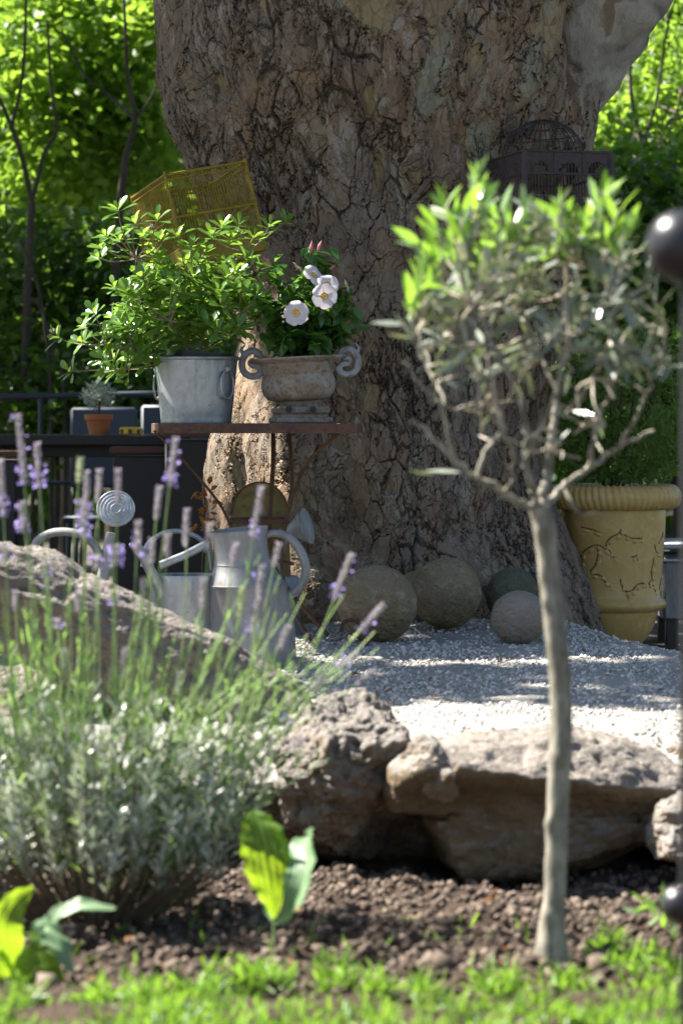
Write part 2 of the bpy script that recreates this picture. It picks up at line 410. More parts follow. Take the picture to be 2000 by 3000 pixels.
M['cage_y'] = rusty_mat('yellow_cage_paint', (.31, .225, .010), (.235, .16, .010), (.16, .085, .012), .65, 0, 14)
M['cage_d'] = rusty_mat('brown_cage_iron', (.062, .048, .047), (.045, .036, .036), (.085, .058, .045), .7, .1, 14)
M['pot_y'] = rusty_mat('yellow_glaze', (.54, .36, .125), (.48, .31, .095), (.58, .41, .17), .30, 0, 5)
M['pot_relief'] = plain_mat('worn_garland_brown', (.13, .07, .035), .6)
M['black_iron'] = plain_mat('black_gloss_iron', (.016, .015, .018), .34, .0, .5)
M['dark_rail'] = plain_mat('dark_painted_rail', (.035, .042, .06), .5)
M['dark_wood'] = plain_mat('dark_table_wood', (.035, .026, .022), .65)
M['chair_blue'] = plain_mat('blue_grey_chair_paint', (.05, .062, .085), .55)
M['planter'] = plain_mat('dark_brown_planter', (.022, .018, .018), .6)
M['planter_rim'] = plain_mat('rust_planter_rim', (.085, .04, .025), .7)
M['terracotta'] = plain_mat('terracotta', (.40, .13, .045), .75)
M['tin'] = plain_mat('yellow_tin', (.75, .50, .03), .4)
M['tin_mark'] = plain_mat('dark_tin_pattern', (.10, .07, .02), .5)
M['black_plastic'] = plain_mat('black_plastic', (.02, .021, .023), .45)
M['moss_stone'] = rock_mat('mossy_ball_stone', (.33, .255, .165), (.235, .19, .105), (.46, .385, .28), .7)
M['dark_stone'] = rock_mat('dark_green_ball_stone', (.15, .15, .10), (.11, .115, .07), (.21, .195, .15), .8)
M['tan_stone'] = rock_mat('tan_ball_stone', (.40, .34, .27), (.33, .28, .225), (.42, .30, .20), .8)
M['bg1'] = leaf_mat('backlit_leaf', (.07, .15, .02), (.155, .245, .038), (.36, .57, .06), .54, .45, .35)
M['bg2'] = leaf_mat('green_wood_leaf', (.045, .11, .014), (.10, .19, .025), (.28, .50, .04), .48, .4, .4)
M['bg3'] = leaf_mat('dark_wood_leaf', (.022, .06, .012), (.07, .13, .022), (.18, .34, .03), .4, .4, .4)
M['canopy'] = leaf_mat('plane_leaf', (.05, .12, .02), (.09, .17, .03), (.20, .38, .04), .3, .45, .35)
M['conifer'] = leaf_mat('fine_evergreen_leaf', (.05, .11, .02), (.13, .20, .035), (.24, .38, .05), .35, .5, .3)
M['bgtwig'] = twig_mat('dark_thin_bark', (.045, .036, .028), (.085, .068, .05), .85)
M['broad'] = leaf_mat('broad_green_leaf', (.13, .25, .03), (.04, .09, .015), (.44, .66, .03), .55, .42, .4)
M['broad2'] = leaf_mat('glaucous_broad_leaf', (.10, .19, .085), (.20, .28, .15), (.20, .36, .05), .2, .42, .45)
M['dry'] = leaf_mat('dry_brown_leaf', (.22, .09, .03), (.34, .15, .04), (.4, .18, .04), .3, .7, .2)
M['hill'] = sheet_mat('wooded_hill', [(.3, (.05, .085, .05)), (.5, (.09, .13, .08)), (.7, (.14, .18, .12))], .3, 3)

# ------------------------------------------------------------------ terrain
def sstep(a, b, x):
    t = np.clip((x-a)/(b-a), 0, 1); return t*t*(3-2*t)
def gravel_h(x, y):
    x = np.asarray(x, float); y = np.asarray(y, float)
    h = .315+.045*sstep(8.6, 10.0, y)+.05*sstep(9.9, 10.9, y)
    yc = 10.55-3.0*(x-.77)
    fall = sstep(0, .75, y-yc)*sstep(.45, .75, x)
    h = h-fall*.20
    h = h-sstep(11.3, 12.2, y)*.16
    h = h-sstep(7.75, 7.3, y)*.10
    return h
def soil_h(x, y):
    x = np.asarray(x, float); y = np.asarray(y, float)
    p = np.stack([x, y, x*0], -1).reshape(-1, 3)
    n = (fbm(p, 3.5, 3, 5)*.020+np.maximum(fbm(p, 13, 4, 6), -.3)*.024).reshape(x.shape)
    return n+.012*sstep(5.9, 6.4, y)-.008
def grid(name, x0, x1, y0, y1, nx, ny, fz, m, kind='structure'):
    X, Y = np.meshgrid(np.linspace(x0, x1, nx), np.linspace(y0, y1, ny)); Z = fz(X, Y)
    V = np.stack([X, Y, Z], -1).reshape(-1, 3)
    i = (np.arange(ny-1)[:, None]*nx+np.arange(nx-1)[None]).ravel()
    F = np.stack([i, i+1, i+nx+1, i+nx], -1)
    return tag(link_mesh(name, V, F, m), kind=kind)
def ground_far(X, Y): return np.where(Y > 12.2, .10, 0.0)*sstep(7.8, 12.5, Y)-.03+.0*X
g0 = grid('ground', -120, 120, -30, 160, 60, 80, lambda X, Y: -.05+.13*sstep(10.5, 13.5, Y)+0*X, M['terrace'])
grid('soil', -1.9, 1.9, 5.0, 8.3, 330, 300, soil_h, M['soil'])
def grav_z(X, Y):
    p = np.stack([X, Y, X*0], -1).reshape(-1, 3)
    return gravel_h(X, Y)+(fbm(p, 9, 3, 3)*.006+fbm(p, 60, 2, 9)*.004).reshape(X.shape)
grid('gravel', -3.4, 3.4, 7.35, 12.4, 300, 240, grav_z, M['gravel'])
grid('terrace', -9, 9, 11.9, 19, 40, 40, lambda X, Y: .205+0*X, M['terrace'])
grid('lawn', -4, 4, 3.2, 6.15, 60, 40, lambda X, Y: .012+soil_h(X, Y)-.05*sstep(5.75, 5.95, Y-.25*np.clip(X-.4, 0, .6)), M['soil'])
def hillz(X, Y): 
    p = np.stack([X, Y, X*0], -1).reshape(-1, 3)
    return 13.5*sstep(42, 95, Y)+(fbm(p, .12, 4, 2)*2.0).reshape(X.shape)*sstep(42, 60, Y)-sstep(4, 11, X)*sstep(42, 95, Y)*5.0
grid('hillside', -60, 60, 40, 120, 90, 70, hillz, M['hill'])

ICO = None
def ico():
    import bmesh
    bm = bmesh.new(); bmesh.ops.create_icosphere(bm, subdivisions=1, radius=1)
    V = np.array([v.co[:] for v in bm.verts]); F = np.array([[v.index for v in f.verts] for f in bm.faces]); bm.free(); return V, F
ICO_V, ICO_F = ico()
def rand_rot(n):
    q = unit(RNG.normal(size=(n, 4))); w, x, y, z = q.T
    return np.stack([1-2*(y*y+z*z), 2*(x*y-z*w), 2*(x*z+y*w), 2*(x*y+z*w), 1-2*(x*x+z*z), 2*(y*z-x*w), 2*(x*z-y*w), 2*(y*z+x*w), 1-2*(x*x+y*y)], -1).reshape(n, 3, 3)
def pebbles(name, C, S, m, jag=.28, flat=.6, smooth=False):
    n = len(C); k = len(ICO_V)
    an = np.stack([np.ones(n), RNG.uniform(.6, 1, n), RNG.uniform(flat*.7, flat*1.3, n)], -1)
    V = ICO_V[None]*(1+jag*RNG.uniform(-1, 1, (n, k, 1)))*an[:, None]*np.asarray(S)[:, None, None]
    V = np.einsum('nkj,nij->nki', V, rand_rot(n))+np.asarray(C)[:, None]
    F = (ICO_F[None]+(np.arange(n)*k)[:, None, None]).reshape(-1, 3)
    return tag(link_mesh(name, V.reshape(-1, 3), F, m, None, None, smooth, np.repeat(RNG.random(n), k)), kind='stuff')
n = 38000
x = RNG.uniform(-.45, 1.4, n); y = 7.3+(RNG.random(n)**.85)*3.7
sz = .0018+.0066*RNG.random(n)**3.4
big = RNG.random(n) < .012; sz[big] *= 1.9
z = gravel_h(x, y)+sz*.25
o = pebbles('gravel_chips', np.stack([x, y, z], -1), sz, M['stone_chip']); tag(o, 'pale crushed limestone gravel spread under the plane tree', 'gravel')
n = 36000
x = RNG.uniform(-1.0, 1.15, n); y = RNG.uniform(5.7, 7.3, n)
sz = .0015+.0125*RNG.random(n)**4.6; sz[::260] *= 2.4
z = soil_h(x, y)+sz*.3
o = pebbles('soil_clods', np.stack([x, y, z], -1), sz, M['clod'], .3, .9, True); tag(o, 'loose brown crumbs of dug soil in the bed', 'soil')

n = 90
x = np.concatenate([RNG.uniform(-.5, .9, 50), RNG.uniform(-.2, .9, 40)]); y = np.concatenate([RNG.uniform(5.75, 6.9, 50), RNG.uniform(8.2, 10.2, 40)])
z = np.concatenate([soil_h(x[:50], y[:50]), gravel_h(x[50:], y[50:])])+.008
o = leaves('leaf_litter', M['dry'], np.stack([x, y, z], -1), rdir(n, 0, .2), rdir(n, 2), RNG.uniform(.012, .035, n), RNG.uniform(.007, .015, n), OVATE, .2, .25)
tag(o, 'scattered small dry brown leaves on the soil and gravel', 'dry leaves', kind='stuff')
# lawn blades
n = 30000
x = RNG.uniform(-.85, .95, n); y = RNG.uniform(5.25, 6.5, n)
edge = 5.70+.09*vnoise(np.stack([x, x*0, x*0], -1), 6, 3)+.05*vnoise(np.stack([x, x*0, x*0], -1), 19, 4)+.42*np.clip((x-.36)/.3, 0, 1)-.12*np.clip((-x-.2)/.3, 0, 1)
pr = np.clip((edge-y)/.12, 0, 1)*np.clip(.62+1.1*vnoise(np.stack([x, y, x*0], -1), 11, 4), .30, 1)+.010; keep = RNG.random(n) < pr; x = x[keep]; y = y[keep]; n = len(x)
D = rdir(n, 1.6); L = RNG.uniform(.018, .05, n)
tc2 = np.array([P(u, v, 5.85-(v-2860)*.002)[:2] for u, v in ((740, 2870), (800, 2830), (620, 2890), (560, 2920), (980, 2850), (1100, 2900), (1420, 2860), (1480, 2840), (1780, 2740), (1830, 2770), (1900, 2740), (1950, 2780), (1660, 2850), (1240, 2900), (80, 2960), (300, 2960), (430, 2950))])
idx = RNG.integers(0, len(tc2), 1500); xt = tc2[idx, 0]+RNG.normal(size=1500)*.016; yt = tc2[idx, 1]+RNG.normal(size=1500)*.03
x = np.concatenate([x, xt]); y = np.concatenate([y, yt]); D = np.concatenate([D, rdir(1500, 1.0)]); L = np.concatenate([L, RNG.uniform(.02, .065, 1500)]); n = len(x)
o = leaves('lawn_grass', M['grass'], np.stack([x, y, soil_h(x, y)+.005], -1), D, rdir(n, .2), L, RNG.uniform(.0032, .0075, n), STRAP, .1, .45)
tag(o, 'bright green lawn grass along the front of the bed', 'grass', kind='stuff')

# ------------------------------------------------------------------ rocks
def cubesphere(nn=44):
    t = np.tan(np.linspace(-1, 1, nn)*PI/4); V = []; F = []
    A, B = np.meshgrid(t, t); one = np.ones_like(A)
    for k, (a, b, c) in enumerate([(A, B, one), (-A, B, -one), (one, -A*0+A, B), (-one, -A, B), (-A, one, B), (A, -one, B)]):
        V.append(np.stack([a, b, c], -1).reshape(-1, 3))
        i = (np.arange(nn-1)[:, None]*nn+np.arange(nn-1)[None]).ravel()+k*nn*nn
        F.append(np.stack([i, i+1, i+nn+1, i+nn], -1))
    V = np.concatenate(V); F = np.concatenate(F)
    key = np.round(V/np.abs(V).max(1, keepdims=True), 5); _, first, inv = np.unique(key, axis=0, return_index=True, return_inverse=True)
    inv = inv.ravel(); V = V[first]; F = inv[F]
    # consistent outward winding
    c = V[F].mean(1); nr = np.cross(V[F[:, 1]]-V[F[:, 0]], V[F[:, 2]]-V[F[:, 0]]); fl = (nr*c).sum(1) < 0
    F[fl] = F[fl][:, ::-1]; return V, F
CS = cubesphere(76)
def rock(name, c, size, rot, m, label, cat='rock', p=4.0, amp=.12, pit=.03, seed=1, shape=None, group=None, freq=2.2):
    V, F = CS; V = V/((np.abs(V)**p).sum(1)**(1/p))[:, None]
    fr = np.random.default_rng(seed+900)
    for _ in range(15):
        nn = fr.normal(size=3); nn[2] *= .8; nn /= np.linalg.norm(nn); dd_ = V@nn; hh_ = dd_.max()*fr.uniform(.70, .90); ov = np.maximum(dd_-hh_, 0); V = V-ov[:, None]*nn*.96
    U = unit(V); Vs = V*np.array(size)/2*1.05
    if shape is not None: Vs = shape(Vs)
    off = np.array([seed*3.1, seed*1.7, seed*5.3]); q = Vs/min(1, max(size))+off
    ms = float(np.mean(size))
    d = fbm(q, freq, 4, seed)*amp*ms*.6+fbm(q, freq*4, 4, seed+40, .6)*amp*ms*.16
    rid = 1-np.abs(vnoise(q, 9, seed+5)); d = d-np.maximum(rid-.72, 0)*pit*ms*1.2
    d = d-np.maximum(vnoise(q, 22, seed+9)-.30, 0)*pit*ms*1.1-np.maximum(vnoise(q, 47, seed+19)-.25, 0)*pit*ms*.5+vnoise(q, 90, seed+3)*pit*ms*.10
    Vs = Vs+U*d[:, None]
    Rm = np.array(Matrix.Rotation(rot[2], 3, 'Z')@Matrix.Rotation(rot[1], 3, 'Y')@Matrix.Rotation(rot[0], 3, 'X'))
    Vw = Vs@Rm.T+np.array(c)
    base = Vector((c[0], c[1], Vw[:, 2].min()))
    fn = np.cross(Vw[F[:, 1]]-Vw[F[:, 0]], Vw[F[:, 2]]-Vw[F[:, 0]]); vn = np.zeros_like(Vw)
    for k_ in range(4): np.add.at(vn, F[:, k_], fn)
    up_tint = np.clip(.5+.75*(unit(vn)[:, 2]-.25), 0, 1)  # mask rises where the surface faces up
    return tag(link_mesh(name, Vw, F, m, None, base, True, up_tint), label, cat, group)
WR = 'rough stones of the low garden wall'
# long slab that runs down from the left
c = P(420, 1905, 7.9); rock('wall_rock', (c.x, 8.0, c.z-.015), (1.16, .34, .27), (R(8), R(25), R(-4)), M['rock'],
     'long grey limestone slab sloping down behind the lavender', p=7, amp=.09, pit=.04, seed=3, group=WR)
c = P(120, 2130, 7.9); rock('wall_rock', (c.x, 8.14, c.z-.12), (.62, .42, .42), (0, R(12), R(8)), M['rock_brown'],
     'brown wall stone under the high end of the sloping slab, behind the lavender', p=4, amp=.13, pit=.04, seed=5, group=WR)
c = P(640, 2190, 7.75); rock('wall_rock', (c.x, 8.02, c.z-.10), (.46, .38, .36), (0, R(10), 0), M['rock_brown'],
     'brown wall stone under the low end of the sloping slab', p=4, amp=.13, pit=.04, seed=8, group=WR)
# middle boulder
def mid(V):
    t = (V[:, 2]-V[:, 2].min())/np.ptp(V[:, 2]); V = V.copy(); V[:, 0] = V[:, 0]*(.62+.42*t)+(.02*(1-t)); V[:, 1] *= (.8+.25*t); return V
c = P(1010, 2215, 7.35); rock('wall_rock', (c.x-.01, 7.45, c.z-.035), (.44, .52, .315), (R(14), R(12), R(6)), M['rock'],
     'deeply pitted grey boulder in the middle of the wall, between lavender and long ledge', p=3.4, amp=.15, pit=.07, seed=11, shape=mid, group=WR, freq=2.8)
# long ledge on the right
def ledge(V):
    V = V.copy(); t = (V[:, 2]-V[:, 2].min())/np.ptp(V[:, 2]); xx = V[:, 0]/(np.ptp(V[:, 0])/2)
    fr = (V[:, 1] < 0)
    V[:, 1] = np.where(fr, V[:, 1]*(.70+.34*sstep(.55, .85, t)), V[:, 1])
    V[:, 2] += np.where(t > .5, -.055*np.maximum(xx-.1, 0)-.05*np.maximum(-V[:, 1]-.15, 0)*(xx > .1), 0)
    nose = np.exp(-((xx+.95)/.22)**2)
    V[:, 2] += -.03*nose*(t > .5)
    V[:, 0] += np.where(t < .55, .10*np.exp(-((xx+1)/.5)**2), 0)
    return V
c = P(1580, 2390, 7.2); rock('wall_rock', (c.x+.01, 7.42, .175), (.68, .78, .33), (R(2), R(2), R(-3)), M['rock_brown'],
     'long flat-topped ledge stone with a brown overhung face, behind the olive trunk', p=6, amp=.08, pit=.028, seed=21, shape=ledge, group=WR)
c = P(1255, 2270, 7.0); rock('wall_rock', (c.x+.012, 7.09, c.z+.004), (.125, .2, .13), (R(5), R(14), R(20)), M['rock_pale'],
     'small pale knob of stone at the left nose of the long ledge', p=2.6, amp=.2, pit=.04, seed=31, group=WR)
c = P(1995, 2450, 7.05); rock('wall_rock', (c.x+.05, 7.1, c.z), (.20, .2, .17), (0, R(8), R(20)), M['rock_pale'],
     'pale angular stone at the right end of the wall, beside the black post', p=3, amp=.2, pit=.03, seed=33, group=WR)
c = P(1070, 2540, 7.5); rock('wall_rock', (c.x, 7.65, .10), (.62, .36, .26), (0, 0, R(5)), M['rock_brown'],
     'low dark stone in the recess under the pitted boulder', p=4, amp=.12, pit=.03, seed=37, group=WR)
c = P(2050, 2540, 7.6); rock('wall_rock', (c.x+.1, 7.6, .14), (.4, .4, .34), (0, 0, R(5)), M['rock_brown'],
     'brown stone in shadow beyond the right end of the ledge', p=4, amp=.12, pit=.03, seed=39, group=WR)

# ------------------------------------------------------------------ stone balls
def ball(u, v, rp, Y, m, label, seed):
    c = P(u, v, Y); r = rp*px(Y)
    V, F = CS; V = unit(V); d = fbm(V*r+seed, 7, 3, seed)*.045*r-np.maximum(vnoise(V*r+seed, 38, seed)-.4, 0)*.05*r+vnoise(V*r+seed, 150, seed)*.008*r
    Vw = V*(r+d[:, None])+np.array(c)
    o = link_mesh('stone_ball', Vw, F, m, None, c-Vector((0, 0, r)))
    return tag(o, label, 'stone ball', 'round stone balls at the foot of the plane tree')
ball(1101, 1770, 118, 10.05, M['moss_stone'], 'largest brown stone ball, leftmost of those on the gravel, nearest the table foot', 2)
ball(1306, 1738, 103, 10.35, M['moss_stone'], 'big mossy stone ball with a sunlit crescent, beside the largest ball', 5)
ball(1500, 1742, 78, 10.45, M['dark_stone'], 'dark green stone ball half hidden behind the small tan ball', 8)
ball(1520, 1810, 83, 10.0, M['tan_stone'], 'small tan stone ball in front of the dark ball, beside the olive trunk', 11)
ball(1216, 1722, 50, 10.55, M['moss_stone'], 'small stone ball wedged behind the two big mossy balls', 14)

# ------------------------------------------------------------------ plane tree
YT = 11.3
def zt(v): return P(1000, v, YT).z
TL = [(-2600, 430), (-900, 420), (-200, 440), (0, 455), (100, 460), (190, 462), (250, 474), (300, 488), (350, 496), (400, 520), (460, 548), (560, 575), (700, 625), (850, 665), (1000, 690), (1100, 672), (1200, 640), (1300, 612), (1400, 600), (1500, 595), (1650, 600), (1800, 590), (1950, 560)]
TR = [(-2600, 1760), (-900, 1760), (-200, 1745), (0, 1735), (200, 1735), (300, 1742), (360, 1735), (500, 1712), (700, 1668), (900, 1632), (1100, 1595), (1250, 1578), (1400, 1582), (1500, 1600), (1600, 1635), (1700, 1682), (1800, 1728), (1950, 1790)]
z0, z1 = .15, 6.0
nz = 700
zl = np.concatenate([np.linspace(z0, 2.75, 560), np.linspace(2.78, z1, 90)])
zz = lambda T: np.array([zt(v) for v, _ in T])[::-1]
xx = lambda T: np.array([(u-1000)*YT/FPX for _, u in T])[::-1]
xl = np.interp(zl, zz(TL), xx(TL))+.022; xr = np.interp(zl, zz(TR), xx(TR))
def sm(a, k=9):
    ker = np.ones(k)/k; return np.convolve(np.pad(a, k//2, mode='edge'), ker, 'valid')
xl = sm(xl); xr = sm(xr)
th = np.concatenate([np.linspace(-1.85, 1.85, 500), np.linspace(1.85, 2*PI-1.85, 46)[1:-1]])
TH, ZL = np.meshgrid(th, zl); cx = ((xl+xr)/2)[:, None]; hw = ((xr-xl)/2)[:, None]
def gs(a, c, w): return np.exp(-((a-c)/w)**2)
THw = (TH+PI) % (2*PI)-PI
wlow = sstep(1.5, 1.0, ZL); whi = sstep(1.5, 2.1, ZL)
wob = .05*np.sin(ZL*3.1)+.03*np.sin(ZL*7.3+1)
k = 1-.10*gs(THw, 1.02+wob, .10)*sstep(1.9, 2.3, ZL)-.05*gs(THw, -.08+wob, .08)*whi+.03*gs(THw, .1+wob, .1)*whi
k += .19*gs(THw, -.49+wob*.5, .16)*wlow-.06*gs(THw, -.22+wob*.5, .12)*wlow-.10*gs(THw, -1.0+wob, .10)*sstep(1.3, .9, ZL)
k += .05*gs(THw, .55+wob, .2)*sstep(.95, .5, ZL)-.05*gs(THw, .85-wob, .09)*sstep(1.1, .6, ZL)
k += .025*np.sin(5*THw+ZL*1.3)*.6
hd = np.minimum(hw*.92, .72)
hd = hd+.10*sstep(.75, .35, ZL)
X = cx+hw*np.sin(TH)*(1+(k-1)*.9); Yv = YT-hd*np.cos(TH)*k
V = np.stack([X, Yv, ZL], -1).reshape(-1, 3)
nrm = np.stack([np.sin(TH), -np.cos(TH), TH*0], -1).reshape(-1, 3)
lump = fbm(V*np.array([1, 1, .75]), 2.6, 3, 4)*.028+fbm(V*np.array([1, 1, .45]), 9, 3, 14)*.013
V = V+nrm*lump[:, None]
nt = len(th); nzl = len(zl)
i = (np.arange(nzl-1)[:, None]*nt+np.arange(nt)[None]); j = (np.arange(nzl-1)[:, None]*nt+((np.arange(nt)+1) % nt)[None])
F = np.stack([i, j, j+nt, i+nt], -1).reshape(-1, 4)
tree_loc = Vector((.17, YT, .35))
tree = thing('plane_tree', tree_loc, 'massive old plane tree trunk with flaking brown bark and a bulging limb', 'tree')
link_mesh('trunk', V, F, M['bark'], tree)
# swollen limb at the upper right
lp = [P(1610, 420, 11.25), P(1672, 270, 11.2), P(1730, 120, 11.15), P(1775, -40, 11.1), P(1830, -260, 11.1), P(1930, -620, 11.1), P(2150, -1300, 11.2), P(2500, -2300, 11.4)]
lr = [q*px(11.2) for q in (45, 100, 150, 185, 205, 200, 180, 150)]
cp = curve(lp, 14); cr = lerpn(lr, len(cp)); b = MB().tube(cp, cr, 96)
Vv = np.array(b.v); dd = fbm(Vv, 5, 4, 3)*.03
cen = np.repeat(np.array([q[:] for q in cp]), 96, 0); Vv = Vv+unit(Vv-cen)*dd[:, None]
link_mesh('limb', Vv, b.f, M['limb'], tree)
# high limbs carrying the crown
for tip, r0 in (((-4.5, 14.5, 6.2), .3), ((-2.0, 13.0, 6.0), .3), ((-6.5, 12.5, 6.0), .22), ((.5, 15.5, 6.6), .25)):
    pts = curve([(.1, 11.4, 5.4), Vector((.1, 11.4, 5.6)).lerp(Vector(tip), .5)+Vector((0, 0, .3)), tip], 8)
    MB().tube(pts, lerpn([r0, .06], len(pts)), 12).build('limb', M['limb'], tree)
# crown: leaves above and behind; sun comes through where the photo is sunlit
n = 26000
z = RNG.uniform(4.6, 7.4, n); gx = RNG.uniform(-5.5, 4.6, n); gy = RNG.uniform(8.0, 15.7, n)
s = np.array(SUN); t = (z-.4)/s[2]
L3 = np.stack([gx+s[0]*t, gy+s[1]*t, z], -1)
edge = 8.55-.30*np.clip(gx, -1, 1.5)+.12*vnoise(np.stack([gx, gy, z*0], -1), 3.5, 8)
keep = gy > edge
gp = np.stack([gx, gy, gx*0], -1)
hole = vnoise(gp, 2.3, 21)+.5*vnoise(gp, 5, 22); keep &= hole < .55
LIT = [(P(620, 1330, 11.15), .16), (P(700, 1320, 11.02), .17), (P(790, 1330, 10.82), .15), (P(660, 1440, 11.05), .18), (P(790, 1450, 10.85), .14), (P(870, 1660, 10.7), .13), (P(700, 1120, 11.05), .13), (P(860, 1760, 10.65), .12), (P(485, 250, 11.25), .05), (P(510, 420, 11.1), .06), (P(570, 620, 11.0), .07), (P(560, 860, 10), .31), (P(300, 960, 10), .26), (P(900, 850, 10), .19), (P(450, 720, 10), .15), (P(700, 680, 10), .17), (P(500, 1140, 10), .17), (P(640, 1290, 10.7), .20), (P(650, 1450, 10.7), .22), (P(900, 1700, 10.5), .14), (P(960, 1850, 10), .20),
       (P(1120, 1860, 10), .12), (P(1260, 1650, 10.3), .06), (P(1380, 1880, 9.7), .14), (P(480, 480, 10.9), .05), (P(200, 1570, 9.3), .16), (P(340, 1490, 9.3), .14), (P(470, 1570, 9.45), .07), (P(880, 1640, 9.4), .05), (P(1000, 1060, 10), .08), (P(440, 590, 10.4), .09), (P(640, 1000, 10.6), .08), (P(590, 1440, 10.4), .05)]
for c, r in LIT:
    w = L3-np.array(c); a = w@s; dist = np.linalg.norm(w-a[:, None]*s, axis=1)
    keep &= ~((dist < r*(1+.25*vnoise(L3, 6, 5))) & (a > 0))
L3 = L3[keep]; n = len(L3)
leaves('crown', M['canopy'], L3, rdir(n, -.3), rdir(n, 1.5), RNG.uniform(.13, .22, n), RNG.uniform(.12, .2, n), OVATE, .1, .2, parent=tree)

# ------------------------------------------------------------------ bistro table
Yb = 10.05
tz = HC-.002
table = thing('bistro_table', (P(745, 1240, 10.08).x, 10.08, gravel_h(-.3, 10.0)), 'small rusty iron bistro table with curved legs carrying the bucket and urn', 'table')
A = P(462, 1240, 9.84); B = P(1046, 1240, 9.80); C = P(1062, 1240, 10.30); Dq = P(444, 1240, 10.34)
b = MB(); top = [Vector((q.x, q.y, tz)) for q in (A, B, C, Dq)]; th_ = .030
low = [q-Vector((0, 0, th_)) for q in top]
cc = sum(top, Vector())/4
ti = [q.lerp(cc, .012)+Vector((0, 0, .002)) for q in top]
b.add(top+low+ti, [(0, 1, 5, 4), (1, 2, 6, 5), (2, 3, 7, 6), (3, 0, 4, 7), (8, 9, 10, 11), (0, 8, 9, 1)[::-1], (1, 9, 10, 2)[::-1], (2, 10, 11, 3)[::-1], (3, 11, 8, 0)[::-1], (7, 6, 5, 4)])
b.build('tabletop', M['table_rust'], table, smooth=False)
def leg(uv, r=.0075, name='leg'):
    pts = curve([P(u, v, Y) for u, v, Y in uv], 8)
    return MB().tube(pts, r, 8, squash=.6).build(name, M['leg_rust'], table)
leg([(452, 1262, 9.9), (520, 1330, 9.93), (600, 1420, 9.97), (660, 1505, 10.0), (688, 1600, 10.0), (680, 1720, 9.98), (640, 1820, 9.93), (590, 1890, 9.9)])
leg([(1000, 1262, 9.88), (905, 1350, 9.95), (862, 1440, 9.98), (838, 1530, 10.0), (826, 1620, 10.0), (832, 1710, 9.97), (862, 1790, 9.93), (905, 1868, 9.9), (945, 1922, 9.88)], .0085)
leg([(800, 1262, 10.25), (800, 1350, 10.18), (795, 1440, 10.12), (790, 1540, 10.08), (800, 1650, 10.1), (870, 1760, 10.12), (960, 1860, 10.05)], .0075)
leg([(846, 1262, 10.2), (852, 1340, 10.16), (855, 1420, 10.12), (835, 1530, 10.06), (800, 1640, 10.1), (720, 1760, 10.15), (640, 1860, 10.2)], .006)
# the scrolled foot that curls up on the gravel
sc_ = [(960, 1862), (1010, 1884), (998, 1850), (1004, 1826), (1028, 1816), (1055, 1828), (1072, 1860), (1074, 1896), (1062, 1926), (1040, 1946)]
pts = curve([P(u, v, 9.9-.002*i) for i, (u, v) in enumerate(sc_[2:])], 6)
MB().tube(pts, .0062, 8).build('scroll_foot', M['leg_rust'], table)
MB().tube([P(672, 1526, 10.0), P(760, 1530, 9.99), P(846, 1524, 10.0)], .009, 8).tube([P(676, 1524, 10.0), P(760, 1520, 10.1), P(840, 1522, 10.06)], .008, 8).build('stretcher', M['leg_rust'], table)
MB().tube([P(800, 1640, 10.02), P(860, 1652, 10.0)], .006, 8).build('stretcher', M['leg_rust'], table)

# ------------------------------------------------------------------ zinc bucket
bc = P(575, 1240, 10.05); bc.z = tz+.002; s_ = px(10.05)
bucket = thing('zinc_bucket', bc, 'galvanised zinc bucket with ring handles used as a planter on the table', 'bucket')
h_ = 192*s_; rb, rt = 103*s_, 122*s_
prof = [(rb-.004, .006), (rb, 0), (rb+.001, .004)]+[(rb+(rt-rb)*t, h_*t) for t in np.linspace(.04, .97, 14)]+[(rt, h_*.975), (rt-.003, h_*.97), (rt-.004, h_*.9), (rb-.004, .02), (0, .02)]
MB().lathe(prof, bc, 64).build('body', M['bucket'], bucket)
MB().tube([bc+Vector((math.cos(a)*(rt+.003), math.sin(a)*(rt+.003), h_*.985)) for a in np.linspace(0, 2*PI, 64, endpoint=False)], .0058, 10, closed=True).build('rim', M['bucket'], bucket)
def ring_handle(az, tilt):
    o_ = Vector((math.cos(az), math.sin(az), 0)); tn = Vector((-o_.y, o_.x, 0))
    top_ = bc+o_*(rb+(rt-rb)*.72+.006)+Vector((0, 0, h_*.80))
    b = MB(); ax = (tn).normalized(); dn = (Vector((0, 0, -1))+o_*tilt).normalized()
    b.tube([top_+dn*(.046-.046*math.cos(a))+ax*.030*math.sin(a) for a in np.linspace(0, 2*PI, 36, endpoint=False)], .0038, 8, closed=True)
    b.box(top_+o_*.001+Vector((0, 0, .004)), (.02, .02, .022), Matrix.Rotation(az, 3, 'Z'), .004)
    b.build('ring_handle', M['bucket'], bucket)
ring_handle(R(-40), .02); ring_handle(R(160), .02)
# nursery pot inside
np_ = thing('nursery_pot', bc+Vector((0, 0, .03)), 'black plastic nursery pot sitting inside the zinc bucket', 'plant pot')
Mt = Matrix.Rotation(R(5), 3, 'Y')
MB().lathe([(.075, 0), (.105, .19), (.112, .192), (.113, .212), (.106, .213), (.104, .19), (0, .185)], bc+Vector((-.004, 0, .022)), 40, Mt).build('pot_body', M['black_plastic'], np_)
g_ = G('potting_soil'); g_.done(g_.pbsdf((.03, .02, .015), .95)); M['psoil'] = g_.m
MB().lathe([(.1, 0), (.06, .008), (0, .012)], bc+Vector((0, 0, .205)), 24).build('soil_fill', M['psoil'], np_)

